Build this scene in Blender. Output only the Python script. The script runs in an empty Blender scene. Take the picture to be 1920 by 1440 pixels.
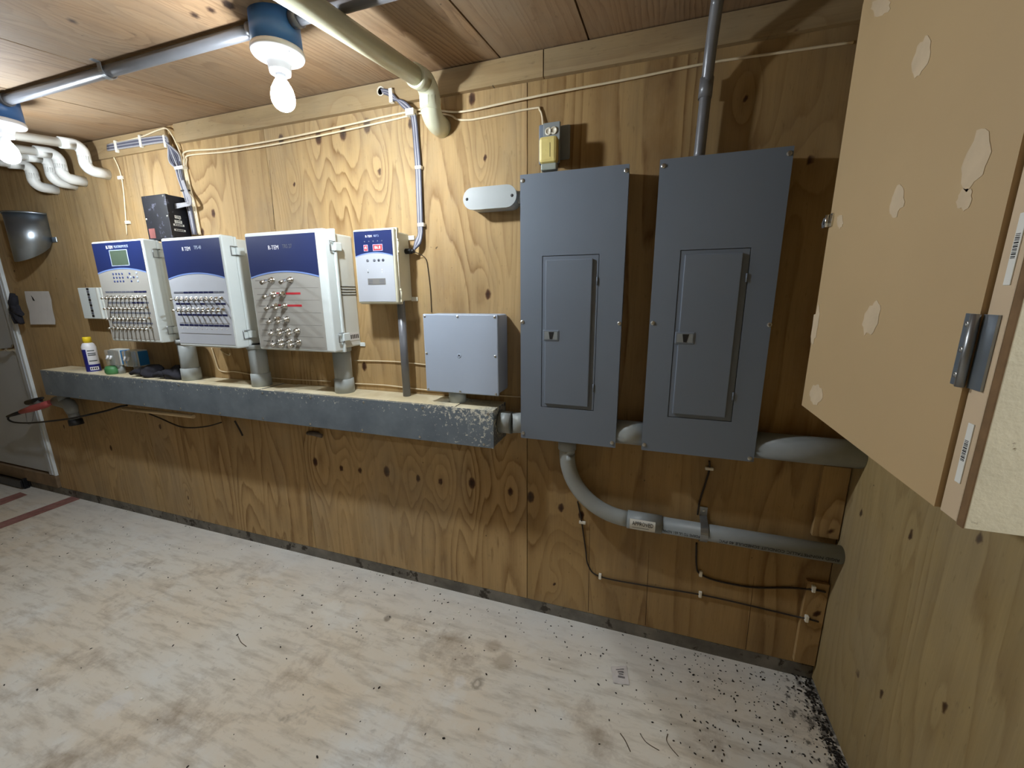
import bpy, bmesh, math, random
import numpy as np
from mathutils import Vector, Matrix

# ------------------------------------------------------------------ camera, light, exposure
S = bpy.context.scene
C = S.collection
F_PX, YAW, PITCH, ROLL = 763.926, -0.328144, -0.219796, -0.00779
CAM = np.array([0.0, -1.55, 1.43])

def cam_axes():
    cy, sy = math.cos(YAW), math.sin(YAW)
    r = np.array([cy, -sy, 0]); fw = np.array([sy, cy, 0]); u = np.array([0, 0, 1.0])
    cp, sp = math.cos(PITCH), math.sin(PITCH)
    f2 = cp * fw + sp * u; u2 = -sp * fw + cp * u
    cr, sr = math.cos(ROLL), math.sin(ROLL)
    return cr * r + sr * u2, -sr * r + cr * u2, f2
RT, UP, FW = cam_axes()
cam_d = bpy.data.cameras.new('camera'); cam = bpy.data.objects.new('camera', cam_d); C.objects.link(cam)
cam_d.sensor_fit = 'HORIZONTAL'; cam_d.sensor_width = 36.0; cam_d.lens = F_PX / 1920 * 36.0
cam_d.clip_start = 0.02
m = Matrix(((RT[0], UP[0], -FW[0], CAM[0]), (RT[1], UP[1], -FW[1], CAM[1]), (RT[2], UP[2], -FW[2], CAM[2]), (0, 0, 0, 1)))
cam.matrix_world = m
S.camera = cam
W = bpy.data.worlds.new('world'); S.world = W; W.use_nodes = True
W.node_tree.nodes['Background'].inputs[0].default_value = (0.05, 0.055, 0.06, 1)
W.node_tree.nodes['Background'].inputs[1].default_value = 0.0
S.view_settings.view_transform = 'Standard'; S.view_settings.look = 'None'
S.view_settings.gamma = 1.0; S.view_settings.use_curve_mapping = False
S.view_settings.exposure = 0.33
BULB = 840.0                       # emission of the lamp bulbs
BULB_COL = (0.88, 0.95, 1.0, 1)

# ------------------------------------------------------------------ pixel -> place
def ray(px, py):
    return RT * ((px - 960) / F_PX) - UP * ((py - 720) / F_PX) + FW
def P(px, py, Y=0.0):
    d = ray(px, py); return Vector(CAM + d * ((Y - CAM[1]) / d[1]))
def PX(px, py, X):
    d = ray(px, py); return Vector(CAM + d * ((X - CAM[0]) / d[0]))
def PZ(px, py, Z=0.0):
    d = ray(px, py); return Vector(CAM + d * ((Z - CAM[2]) / d[2]))
CZ0, CSL = 2.232, 0.12             # sloping ceiling: z = CZ0 + CSL*Y  (Y negative towards the room)
def ceil_z(Y): return CZ0 + CSL * Y
rng = random.Random(7)
nrg = np.random.RandomState(5)

# ------------------------------------------------------------------ materials
MATS = {}
def newmat(name):
    mt = bpy.data.materials.new(name); mt.use_nodes = True
    nt = mt.node_tree; MATS[name] = mt
    return mt, nt, nt.nodes['Principled BSDF']
class N:
    def __init__(s, nt): s.nt = nt
    def n(s, t, **kw):
        nd = s.nt.nodes.new(t)
        for k, v in kw.items(): setattr(nd, k, v)
        return nd
    def l(s, a, b): s.nt.links.new(a, b)
    def val(s, sock, v):
        if isinstance(v, (int, float)): sock.default_value = v
        else: s.l(v, sock)
    def math(s, op, a, b=0.0, c=None, clamp=False):
        nd = s.n('ShaderNodeMath', operation=op, use_clamp=clamp)
        s.val(nd.inputs[0], a); s.val(nd.inputs[1], b)
        if c is not None: s.val(nd.inputs[2], c)
        return nd.outputs[0]
    def noise(s, vec, scale, detail=3, rough=0.55, dist=0.0):
        nd = s.n('ShaderNodeTexNoise'); nd.inputs['Scale'].default_value = scale
        nd.inputs['Detail'].default_value = detail; nd.inputs['Roughness'].default_value = rough
        nd.inputs['Distortion'].default_value = dist
        if vec is not None: s.l(vec, nd.inputs['Vector'])
        return nd.outputs['Fac']
    def mapr(s, v, a, b, c=0.0, d=1.0, smooth=False):
        nd = s.n('ShaderNodeMapRange'); nd.clamp = True
        if smooth: nd.interpolation_type = 'SMOOTHSTEP'
        s.val(nd.inputs[0], v)
        for i, x in enumerate((a, b, c, d)): nd.inputs[1 + i].default_value = x
        return nd.outputs[0]
    def mix(s, fac, a, b):
        nd = s.n('ShaderNodeMix', data_type='RGBA')
        s.val(nd.inputs[0], fac)
        for i, x in ((6, a), (7, b)):
            if isinstance(x, tuple): nd.inputs[i].default_value = x if len(x) == 4 else (*x, 1)
            else: s.l(x, nd.inputs[i])
        return nd.outputs[2]
    def mapping(s, vec, scale=(1, 1, 1), loc=(0, 0, 0), rot=(0, 0, 0)):
        nd = s.n('ShaderNodeMapping'); nd.inputs['Scale'].default_value = scale
        nd.inputs['Location'].default_value = loc; nd.inputs['Rotation'].default_value = rot
        s.l(vec, nd.inputs['Vector']); return nd.outputs[0]
    def obj(s): return s.n('ShaderNodeTexCoord').outputs['Object']
    def bump(s, h, strength=0.2, dist=0.002):
        nd = s.n('ShaderNodeBump'); nd.inputs['Strength'].default_value = strength
        nd.inputs['Distance'].default_value = dist; s.l(h, nd.inputs['Height'])
        return nd.outputs[0]
def hexc(r, g, b):                 # sRGB 0-255 -> linear
    f = lambda c: (c / 12.92) if c <= 0.04045 else ((c + 0.055) / 1.055) ** 2.4
    return (f(r / 255), f(g / 255), f(b / 255), 1.0)

def plain(name, col, rough=0.5, metal=0.0, var=0.12, scale=18.0, bump=0.0, spec=0.5, speck=None):
    mt, nt, bs = newmat(name); k = N(nt); o = k.obj()
    f = k.noise(o, scale, 4)
    dark = tuple(c * (1 - var) for c in col[:3]); lite = tuple(min(1, c * (1 + var)) for c in col[:3])
    c = k.mix(k.mapr(f, 0.3, 0.7), dark, lite)
    if speck:
        sp = k.noise(o, speck[1], 5, 0.65)
        c = k.mix(k.mapr(sp, speck[2], speck[2] + 0.06), c, speck[0])
    k.l(c, bs.inputs['Base Color'])
    bs.inputs['Roughness'].default_value = rough; bs.inputs['Metallic'].default_value = metal
    bs.inputs['Specular IOR Level'].default_value = spec
    if bump: k.l(k.bump(k.noise(o, scale * 6, 3), bump, 0.001), bs.inputs['Normal'])
    return mt

def emis(name, col, strength):
    mt, nt, bs = newmat(name)
    bs.inputs['Base Color'].default_value = col
    bs.inputs['Emission Color'].default_value = col; bs.inputs['Emission Strength'].default_value = strength
    return mt

def plywood(name, light, dark, knot, rings=26.0, contrast=0.75, grey=0.0, dirt=0.3, potk=0.06, wear=0.3):
    """rotary cut plywood; grain runs along the 'g' coordinate stored on the mesh (attr 'ply' = across, along, seed; 'knt' = knot field, core)"""
    mt, nt, bs = newmat(name); k = N(nt)
    at = k.n('ShaderNodeAttribute', attribute_name='ply').outputs['Vector']
    kn = k.n('ShaderNodeAttribute', attribute_name='knt').outputs['Vector']
    sp = k.n('ShaderNodeSeparateXYZ'); k.l(kn, sp.inputs[0]); pot, core = sp.outputs[0], sp.outputs[1]
    v1 = k.mapping(at, (3.0, 0.26, 1.0)); n1 = k.noise(v1, 1.0, 2.5, 0.5, 0.2)
    v2 = k.mapping(at, (16.0, 2.2, 1.0)); n2 = k.noise(v2, 1.0, 4, 0.6)
    fld = k.math('ADD', k.math('MULTIPLY', n1, 1.0), k.math('MULTIPLY', n2, 0.04))
    fld = k.math('ADD', fld, k.math('MULTIPLY', pot, potk))
    ph = k.math('FRACT', k.math('MULTIPLY', fld, rings))
    # sharp on one side (late wood), soft on the other
    late = k.math('POWER', ph, 2.6)
    late = k.math('MULTIPLY', late, k.mapr(ph, 1.0, 0.9))
    v3 = k.mapping(at, (3.0, 0.8, 1.0), loc=(7, 3, 0)); amp = k.mapr(k.noise(v3, 1.0, 2), 0.35, 0.65, 0.35, 1.0)
    late = k.math('MULTIPLY', k.math('MULTIPLY', late, amp), contrast * 1.7, clamp=True)
    vf = k.mapping(at, (260.0, 7.0, 1.0)); fine = k.noise(vf, 1.0, 3, 0.6)
    base = k.mix(k.mapr(fine, 0.25, 0.75), tuple(c * 0.90 for c in light[:3]), tuple(min(1, c * 1.08) for c in light[:3]))
    vb = k.mapping(at, (1.3, 0.7, 1.0), loc=(3, 9, 0)); big = k.noise(vb, 1.0, 4, 0.6)
    base = k.mix(k.mapr(big, 0.38, 0.72, 0.0, 0.55), base, tuple(c * 0.72 for c in light[:3]))
    vw = k.mapping(at, (38.0, 1.3, 1.0), loc=(2, 4, 0)); wn = k.noise(vw, 1.0, 5, 0.65)
    base = k.mix(k.mapr(wn, 0.5, 0.78, 0, 0.5), base, tuple(c * 0.55 for c in light[:3]))
    base = k.mix(k.mapr(wn, 0.42, 0.25, 0, 0.35), base, tuple(min(1, c * 1.25) for c in light[:3]))
    vq = k.mapping(at, (9.0, 5.0, 1.0), loc=(6, 2, 0)); late = k.math('MULTIPLY', late, k.mapr(k.noise(vq, 1.0, 4, 0.65), 0.3, 0.62, 0.35, 1.0))
    col = k.mix(late, base, dark)
    col = k.mix(k.mapr(core, 0.35, 0.62), col, knot)
    col = k.mix(k.mapr(core, 0.62, 0.95), col, tuple(c * 0.35 for c in knot[:3]))
    # dirt specks and nail spots
    vs = k.mapping(at, (46, 40, 1)); spk = k.noise(vs, 1.0, 2, 0.5)
    col = k.mix(k.mapr(spk, 0.76, 0.80, 0, 0.7), col, (0.02, 0.014, 0.01))
    vd = k.mapping(at, (3.1, 2.2, 1), loc=(1, 5, 0)); dn = k.noise(vd, 1.0, 5, 0.65)
    col = k.mix(k.mapr(dn, 0.5, 0.78, 0, dirt), col, (0.11, 0.095, 0.075))
    vg = k.mapping(at, (2.2, 1.1, 1), loc=(8, 2, 0)); gn = k.noise(vg, 1.0, 6, 0.7)
    col = k.mix(k.mapr(gn, 0.45, 0.7, 0, wear), col, (0.30, 0.265, 0.205))
    vp = k.mapping(at, (90, 22, 1)); pn = k.noise(vp, 1.0, 3, 0.6)
    col = k.mix(k.mapr(pn, 0.62, 0.72, 0, 0.35), col, tuple(c * 0.4 for c in light[:3]))
    if grey: col = k.mix(grey, col, (0.17, 0.155, 0.13))
    k.l(col, bs.inputs['Base Color'])
    bs.inputs['Roughness'].default_value = 0.72; bs.inputs['Specular IOR Level'].default_value = 0.25
    h = k.math('ADD', k.math('MULTIPLY', fine, 0.4), k.math('MULTIPLY', late, -0.6))
    k.l(k.bump(h, 0.25, 0.0012), bs.inputs['Normal'])
    return mt

plywood('ply_wall', hexc(184, 154, 108), hexc(118, 86, 48), hexc(84, 54, 32), rings=21, contrast=0.74, wear=0.36)
plywood('ply_wall_warm', hexc(172, 142, 96), hexc(110, 78, 42), hexc(76, 48, 26), rings=16, contrast=0.72, wear=0.2)
plywood('ply_wall_left', hexc(182, 154, 110), hexc(120, 90, 54), hexc(84, 58, 36), contrast=0.55, dirt=0.35)
plywood('ply_right', hexc(168, 146, 102), hexc(134, 110, 70), hexc(84, 60, 34), rings=22, contrast=0.62, dirt=0.2, potk=0.015)
plywood('ply_ceiling', hexc(156, 128, 98), hexc(104, 76, 52), hexc(60, 40, 28), rings=40, contrast=0.6, dirt=0.35, potk=0.02, wear=0.4)
plywood('lumber', hexc(170, 146, 108), hexc(130, 100, 64), hexc(92, 60, 34), rings=12, contrast=0.5, dirt=0.35)

def concrete():
    mt, nt, bs = newmat('concrete_floor'); k = N(nt); o = k.obj()
    a = k.noise(k.mapping(o, (0.9, 1.6, 1), rot=(0, 0, 0.5)), 1.5, 6, 0.6, 0.4)
    c = k.mix(k.mapr(a, 0.32, 0.68), hexc(218, 204, 182), hexc(220, 216, 206))
    b = k.noise(k.mapping(o, (1, 1, 1), loc=(4, 2, 0)), 2.6, 6, 0.62)
    c = k.mix(k.mapr(b, 0.52, 0.72, 0, 0.75), c, hexc(226, 228, 226))
    st = k.noise(k.mapping(o, (5.5, 26, 1), rot=(0, 0, 0.15)), 1.0, 5, 0.65)
    c = k.mix(k.mapr(st, 0.48, 0.72, 0, 0.5), c, hexc(140, 124, 100))
    d = k.noise(k.mapping(o, loc=(9, 1, 3)), 3.3, 7, 0.7)
    c = k.mix(k.mapr(d, 0.55, 0.72, 0, 0.7), c, hexc(136, 116, 92))
    sm = k.noise(k.mapping(o, loc=(3, 5, 1)), 6.5, 4, 0.6); sm2 = k.noise(k.mapping(o, loc=(8, 1, 4)), 1.7, 2)
    c = k.mix(k.math('MULTIPLY', k.mapr(sm, 0.64, 0.74, 0, 0.7), k.mapr(sm2, 0.45, 0.6)), c, hexc(92, 78, 62))
    e = k.noise(o, 42, 4, 0.65)
    c = k.mix(k.mapr(e, 0.6, 0.75, 0, 0.35), c, hexc(116, 102, 84))
    w = k.noise(k.mapping(o, loc=(2, 7, 0)), 16, 5, 0.7)
    c = k.mix(k.mapr(w, 0.67, 0.74, 0, 0.6), c, hexc(226, 222, 208))
    for (px_, py_, ra, rin, amt, colr) in ((895, 1281, 0.030, 0.45, 0.6, (110, 98, 82)), (945, 1240, 0.05, 0.0, 0.4, (140, 120, 94)), (877, 1238, 0.035, 0.0, 0.35, (140, 122, 100)), (726, 1160, 0.022, 0.0, 0.7, (110, 96, 80)),
                                           (862, 1278, 0.03, 0.0, 0.4, (232, 230, 226)), (620, 1140, 0.06, 0.0, 0.5, (232, 230, 222)), (925, 1212, 0.04, 0.0, 0.45, (150, 128, 100)), (215, 1320, 0.06, 0.0, 0.35, (226, 228, 230))):
        q = PZ(px_, py_); mp = k.mapping(o, (1, 1, 0), loc=(-q.x, -q.y, 0))
        ln = k.n('ShaderNodeVectorMath', operation='LENGTH'); k.l(mp, ln.inputs[0])
        dd = k.math('ADD', ln.outputs['Value'], k.math('MULTIPLY', k.math('SUBTRACT', k.noise(o, 24, 5, 0.7), 0.5), ra * 1.6))
        f_ = k.mapr(dd, ra, ra * 0.55, 0, amt)
        if rin: f_ = k.math('MULTIPLY', f_, k.mapr(dd, ra * rin * 0.4, ra * rin, 0.15, 1.0))
        c = k.mix(f_, c, hexc(*colr))
    # whitish lime bloom and damp grime along the walls
    s = k.n('ShaderNodeSeparateXYZ'); k.l(o, s.inputs[0])
    nz = k.noise(o, 7, 4, 0.6)
    yy = k.math('ADD', s.outputs[1], k.math('MULTIPLY', nz, 0.10))
    c = k.mix(k.mapr(yy, -0.22, 0.0, 0, 0.6), c, hexc(208, 208, 206))
    # patchy black dirt swept against the right wall
    gr = k.noise(k.mapping(o, loc=(5, 5, 0)), 26, 5, 0.7)
    xx = k.math('ADD', k.mapr(s.outputs[0], 0.45, 0.655, 0.0, 0.26), gr)
    c = k.mix(k.mapr(xx, 0.68, 0.76, 0, 0.8), c, hexc(66, 60, 54))
    k.l(c, bs.inputs['Base Color']); bs.inputs['Roughness'].default_value = 0.75
    bs.inputs['Specular IOR Level'].default_value = 0.3
    h = k.math('ADD', k.noise(o, 30, 6, 0.7), k.math('MULTIPLY', st, 0.6))
    k.l(k.bump(h, 0.22, 0.003), bs.inputs['Normal'])
concrete()

def gutter_mat():
    mt, nt, bs = newmat('gutter_paint'); k = N(nt); o = k.obj()
    g = k.n('ShaderNodeNewGeometry'); s = k.n('ShaderNodeSeparateXYZ'); k.l(g.outputs['Normal'], s.inputs[0])
    n1 = k.noise(o, 9, 5, 0.6); n2 = k.noise(o, 60, 6, 0.75); n3 = k.noise(k.mapping(o, (14, 14, 3)), 1.0, 5, 0.7)
    c = k.mix(k.mapr(n1, 0.35, 0.7), hexc(92, 102, 112), hexc(112, 122, 130))
    p = k.n('ShaderNodeSeparateXYZ'); k.l(o, p.inputs[0])
    edge = k.mapr(p.outputs[2], 0.06, 0.155, 0.0, 0.10)
    endw = k.mapr(p.outputs[0], 1.05, 1.45, 0.0, 0.10)
    thr = k.math('ADD', k.math('ADD', n2, edge), endw)
    c = k.mix(k.mapr(thr, 0.66, 0.70), c, hexc(208, 206, 192))
    c = k.mix(k.mapr(n3, 0.66, 0.72, 0, 0.45), c, hexc(150, 160, 162))
    top = k.mapr(s.outputs[2], 0.5, 0.9)
    dust = k.mix(k.mapr(k.noise(o, 5, 5, 0.65), 0.4, 0.62), hexc(200, 186, 152), hexc(226, 216, 188))
    c = k.mix(k.math('MULTIPLY', top, k.mapr(k.noise(o, 3.5, 3), 0.3, 0.42, 0.35, 1.0)), c, dust)
    k.l(c, bs.inputs['Base Color']); bs.inputs['Roughness'].default_value = 0.5
    k.l(k.bump(n2, 0.15, 0.001), bs.inputs['Normal'])
gutter_mat()

plain('curb_concrete', hexc(112, 108, 100), 0.85, var=0.4, scale=9, bump=0.6, speck=(hexc(60, 54, 46), 14, 0.56))
plain('framing', hexc(126, 100, 68), 0.9, var=0.2)
plain('crack_shade', hexc(66, 46, 28), 0.9, var=0.2)  # brown that stands in for the shade inside the plywood cracks
plain('panel_grey', hexc(116, 126, 140), 0.46, var=0.03, scale=3, spec=0.4)
plain('panel_edge', hexc(116, 126, 140), 0.46, var=0.03, scale=3, spec=0.4)
plain('screw_metal', hexc(190, 190, 186), 0.3, 0.9, var=0.1)
plain('box_grey', hexc(168, 180, 198), 0.5, var=0.03, scale=4, speck=(hexc(196, 202, 208), 26, 0.74))
plain('pvc_grey', hexc(158, 164, 164), 0.42, var=0.06, scale=8)
plain('pvc_grey_dark', hexc(140, 146, 148), 0.45, var=0.08, scale=8)
plain('emt_grey', hexc(120, 122, 128), 0.35, 0.25, var=0.08, scale=9)
plain('pvc_white', hexc(222, 224, 222), 0.35, var=0.06, scale=7, speck=(hexc(150, 138, 112), 34, 0.72))
plain('pvc_cream', hexc(196, 196, 170), 0.4, var=0.06, scale=7, speck=(hexc(120, 110, 88), 40, 0.73))
plain('enclosure_white', hexc(214, 222, 222), 0.4, var=0.04, scale=6, speck=(hexc(150, 140, 120), 30, 0.75))
plain('enclosure_side', hexc(204, 206, 200), 0.5, var=0.07, scale=5, speck=(hexc(140, 124, 100), 16, 0.72))
plain('enclosure_beige', hexc(206, 202, 178), 0.45, var=0.06, scale=8, speck=(hexc(130, 118, 92), 30, 0.72))
plain('overlay_blue', hexc(30, 42, 88), 0.35, var=0.05, scale=4)
plain('overlay_edge', hexc(120, 146, 206), 0.35, var=0.03)
plain('overlay_grey', hexc(160, 158, 152), 0.42, var=0.04, scale=5)
plain('overlay_silver', hexc(176, 180, 188), 0.4, var=0.04, scale=5)
plain('strip_navy', hexc(26, 32, 72), 0.4, var=0.1)
plain('strip_grey', hexc(96, 100, 112), 0.45, var=0.08)
plain('line_grey', hexc(122, 120, 116), 0.5, var=0.03)
plain('lcd', hexc(78, 92, 78), 0.15, var=0.05)
plain('lcd_frame', hexc(170, 184, 206), 0.35, var=0.03)
plain('button_blue', hexc(52, 66, 120), 0.4, var=0.05)
plain('button_grey', hexc(110, 114, 124), 0.4, var=0.05)
plain('chrome', hexc(214, 214, 210), 0.18, 1.0, var=0.05)
plain('black_plastic', hexc(22, 22, 24), 0.5, var=0.2)
plain('black_metal', hexc(20, 21, 28), 0.5, var=0.35, scale=12, speck=(hexc(80, 82, 96), 26, 0.60))
plain('red_tape', hexc(186, 40, 52), 0.5, var=0.05)
plain('white_label', hexc(226, 226, 220), 0.5, var=0.03)
plain('ink', hexc(24, 24, 26), 0.6, var=0.05)
plain('ink_faint', hexc(86, 92, 96), 0.6, var=0.05)
plain('white_print', hexc(236, 238, 244), 0.45, var=0.02)
plain('cable_tan', hexc(226, 210, 178), 0.5, var=0.06)
plain('cable_grey', hexc(88, 90, 106), 0.45, var=0.1)
plain('cable_light', hexc(160, 160, 166), 0.45, var=0.06)
plain('cable_dark', hexc(44, 34, 26), 0.6, var=0.15)
plain('clip_white', hexc(232, 228, 214), 0.45, var=0.04)
plain('lamp_box_blue', hexc(62, 108, 168), 0.38, var=0.06)
plain('porcelain', hexc(222, 224, 228), 0.25, var=0.02)
plain('outlet_white', hexc(224, 218, 200), 0.35, var=0.04)
plain('timer_yellow', hexc(224, 206, 132), 0.45, var=0.06, speck=(hexc(120, 92, 50), 70, 0.7))
plain('timer_base', hexc(150, 158, 150), 0.45, var=0.06)
plain('galvanized', hexc(160, 170, 180), 0.33, 0.92, var=0.16, scale=9)
plain('zinc', hexc(150, 154, 158), 0.35, 0.8, var=0.1)
plain('paper', hexc(214, 212, 210), 0.7, var=0.04)
plain('door_paint', hexc(178, 184, 190), 0.5, var=0.05, scale=3)
plain('trim_white', hexc(214, 222, 226), 0.4, var=0.04)
plain('can_white', hexc(222, 222, 228), 0.3, var=0.03)
plain('can_blue', hexc(34, 38, 116), 0.3, var=0.06)
plain('can_yellow', hexc(238, 206, 44), 0.4, var=0.04)
plain('box_blue', hexc(40, 116, 176), 0.4, var=0.06)
plain('green_plastic', hexc(66, 122, 74), 0.45, var=0.14)
plain('black_cloth', hexc(34, 34, 42), 0.95, var=0.35, scale=9, bump=0.5)
plain('red_handle', hexc(190, 92, 94), 0.5, var=0.1)
plain('mdf_tan', hexc(186, 160, 120), 0.5, var=0.045, scale=2.5)
plain('mdf_patch', hexc(200, 180, 150), 0.65, var=0.07, scale=30)
plain('pine_strip', hexc(202, 180, 150), 0.6, var=0.08, scale=5)
plain('cream_board', hexc(236, 228, 200), 0.75, var=0.06, scale=22, bump=1.0, speck=(hexc(150, 132, 96), 55, 0.645))
plain('osb_edge', hexc(120, 92, 60), 0.8, var=0.25, scale=30)
plain('debris', hexc(30, 24, 18), 0.8, var=0.3)
plain('twig', hexc(78, 62, 40), 0.8, var=0.2)
plain('packet', hexc(206, 200, 196), 0.4, var=0.06, scale=40)
plain('packet_ink', hexc(120, 116, 116), 0.5, var=0.3, scale=90)
plain('tray_black', hexc(18, 20, 26), 0.35, var=0.2)
plain('stripe_red', hexc(150, 106, 100), 0.7, var=0.25, scale=20, speck=(hexc(150, 130, 112), 40, 0.58))
plain('stone_chip', hexc(230, 226, 214), 0.7, var=0.05)
plain('stick_wood', hexc(210, 186, 146), 0.6, var=0.06)
plain('rust_pipe', hexc(108, 96, 84), 0.6, 0.3, var=0.3, scale=18)
plain('sill_wood', hexc(128, 108, 84), 0.8, var=0.25, scale=9)
plain('label_tan', hexc(120, 70, 66), 0.6, var=0.2)
emis('bulb_glow', BULB_COL, BULB)
emis('bulb_shoulder', BULB_COL, BULB * 0.16)
emis('led_red', (1.0, 0.03, 0.04, 1), 0.9)
emis('led_digit', (1.0, 0.42, 0.42, 1), 1.2)
def clear_mat():
    mt, nt, bs = newmat('clear_plastic')
    bs.inputs['Base Color'].default_value = (0.86, 0.9, 0.9, 1); bs.inputs['Roughness'].default_value = 0.12
    bs.inputs['Transmission Weight'].default_value = 0.85; bs.inputs['IOR'].default_value = 1.2
clear_mat()

# ------------------------------------------------------------------ mesh helpers
class B:
    def __init__(s): s.v = []; s.f = []; s.sm = []
    def add(s, vs, fs, smooth=False):
        o = len(s.v); s.v += [tuple(v) for v in vs]
        for f in fs: s.f.append([o + i for i in f]); s.sm.append(smooth)
        return s
    def box(s, x0, x1, y0, y1, z0, z1, bev=0.0):
        x0, x1 = sorted((x0, x1)); y0, y1 = sorted((y0, y1)); z0, z1 = sorted((z0, z1))
        if bev <= 0:
            vs = [(x, y, z) for x in (x0, x1) for y in (y0, y1) for z in (z0, z1)]
            return s.add(vs, [(0, 1, 3, 2), (4, 6, 7, 5), (0, 4, 5, 1), (2, 3, 7, 6), (0, 2, 6, 4), (1, 5, 7, 3)])
        bm = bmesh.new(); bmesh.ops.create_cube(bm, size=1)
        for v in bm.verts:
            v.co = Vector(((x0 + x1) / 2 + v.co.x * (x1 - x0), (y0 + y1) / 2 + v.co.y * (y1 - y0), (z0 + z1) / 2 + v.co.z * (z1 - z0)))
        bmesh.ops.bevel(bm, geom=bm.edges[:], offset=min(bev, 0.45 * min(x1 - x0, y1 - y0, z1 - z0)), segments=2, affect='EDGES', profile=0.5)
        bm.verts.index_update()
        s.add([v.co[:] for v in bm.verts], [[v.index for v in f.verts] for f in bm.faces]); bm.free(); return s
    def prism(s, pts, off):
        """closed polygon pts (3D) extruded by vector off"""
        n = len(pts); a = [Vector(p) for p in pts]; b = [p + Vector(off) for p in a]
        fs = [list(range(n))[::-1], list(range(n, 2 * n))] + [(i, (i + 1) % n, n + (i + 1) % n, n + i) for i in range(n)]
        return s.add(a + b, fs)
    def tube(s, pts, r, seg=10, cap=True, smooth_path=0, closed=False):
        pts = [Vector(p) for p in pts]
        if smooth_path: pts = catmull(pts, smooth_path)
        rr = r if isinstance(r, (list, tuple)) else [r] * len(pts)
        if len(rr) != len(pts): rr = [rr[min(int(i * len(rr) / len(pts)), len(rr) - 1)] for i in range(len(pts))]
        t0 = (pts[1] - pts[0]).normalized()
        up = Vector((0, 0, 1)) if abs(t0.z) < 0.9 else Vector((1, 0, 0))
        nrm = t0.cross(up).normalized(); vs = []; prev = t0
        for i, p in enumerate(pts):
            t = (pts[min(i + 1, len(pts) - 1)] - pts[max(i - 1, 0)]).normalized()
            q = prev.rotation_difference(t); nrm = (q @ nrm).normalized(); nrm = (nrm - t * nrm.dot(t)).normalized(); prev = t
            b = t.cross(nrm)
            for j in range(seg):
                a = 2 * math.pi * j / seg
                vs.append(p + (nrm * math.cos(a) + b * math.sin(a)) * rr[i])
        n = len(pts)
        fs = [(i * seg + j, i * seg + (j + 1) % seg, (i + 1) * seg + (j + 1) % seg, (i + 1) * seg + j) for i in range(n - 1) for j in range(seg)]
        o = len(s.v); s.add(vs, fs, True)
        if cap:
            s.f.append([o + j for j in range(seg)][::-1]); s.sm.append(False)
            s.f.append([o + (n - 1) * seg + j for j in range(seg)]); s.sm.append(False)
        return s
    def lathe(s, c, prof, seg=24, axis='Z'):
        c = Vector(c); vs = []
        for r, h in prof:
            for j in range(seg):
                a = 2 * math.pi * j / seg; x, y = r * math.cos(a), r * math.sin(a)
                d = {'Z': (x, y, h), 'Y': (x, h, y), 'X': (h, x, y)}[axis]
                vs.append(c + Vector(d))
        n = len(prof)
        fs = [(i * seg + j, i * seg + (j + 1) % seg, (i + 1) * seg + (j + 1) % seg, (i + 1) * seg + j) for i in range(n - 1) for j in range(seg)]
        s.add(vs, fs, True); o = len(s.v) - len(vs)
        for i, rev in ((0, True), (n - 1, False)):
            if prof[i][0] > 1e-5:
                l = [o + i * seg + j for j in range(seg)]; s.f.append(l[::-1] if rev else l); s.sm.append(False)
        return s
def catmull(pts, k):
    out = []; n = len(pts)
    for i in range(n - 1):
        p0, p1, p2, p3 = pts[max(i - 1, 0)], pts[i], pts[i + 1], pts[min(i + 2, n - 1)]
        for j in range(k):
            t = j / k
            out.append(0.5 * ((2 * p1) + (p2 - p0) * t + (2 * p0 - 5 * p1 + 4 * p2 - p3) * t * t + (3 * p1 - p0 - 3 * p2 + p3) * t ** 3))
    out.append(pts[-1]); return out
def arc(c, r, a0, a1, n, ax, ay):
    c, ax, ay = Vector(c), Vector(ax), Vector(ay)
    return [c + ax * (r * math.cos(a0 + (a1 - a0) * i / n)) + ay * (r * math.sin(a0 + (a1 - a0) * i / n)) for i in range(n + 1)]

def wpos(o):
    p = Vector(o.location)
    return p + wpos(o.parent) if o.parent else p
def obj(name, b, mat, parent=None, at=None, label=None):
    """one mesh object; b holds world coordinates. Origin: 'at' or, for parts, the parent's origin."""
    me = bpy.data.meshes.new(name)
    org = Vector(at) if at is not None else (wpos(parent) if parent else Vector((0, 0, 0)))
    me.from_pydata([(Vector(v) - org)[:] for v in b.v], [], b.f)
    me.polygons.foreach_set('use_smooth', b.sm)
    me.materials.append(MATS[mat]); me.validate(); me.update()
    bm = bmesh.new(); bm.from_mesh(me); bmesh.ops.recalc_face_normals(bm, faces=bm.faces[:]); bm.to_mesh(me); bm.free()
    o = bpy.data.objects.new(name, me); C.objects.link(o)
    if parent: o.parent = parent; o.location = org - wpos(parent)
    else: o.location = org
    if label: o['label'] = label
    return o
def share(src, name, loc, parent):
    """another piece with the same mesh, moved to world location loc"""
    o = bpy.data.objects.new(name, src.data); C.objects.link(o); o.parent = parent
    o.location = Vector(loc) - wpos(parent); return o
def tag(o, label=None, cat=None, group=None, kind=None):
    if label: o['label'] = label
    if cat: o['category'] = cat
    if group: o['group'] = group
    if kind: o['kind'] = kind
    return o
def thing(name, label, cat, loc, group=None):
    o = bpy.data.objects.new(name, None); C.objects.link(o); o.location = loc; o.empty_display_size = 0.05
    return tag(o, label, cat, group)
def struct(name, b, mat, at=None):
    return tag(obj(name, b, mat, None, at if at is not None else (0, 0, 0)), kind='structure')
def one(name, b, mat, label, cat, at, group=None):
    return tag(obj(name, b, mat, None, at), label, cat, group)
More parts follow.
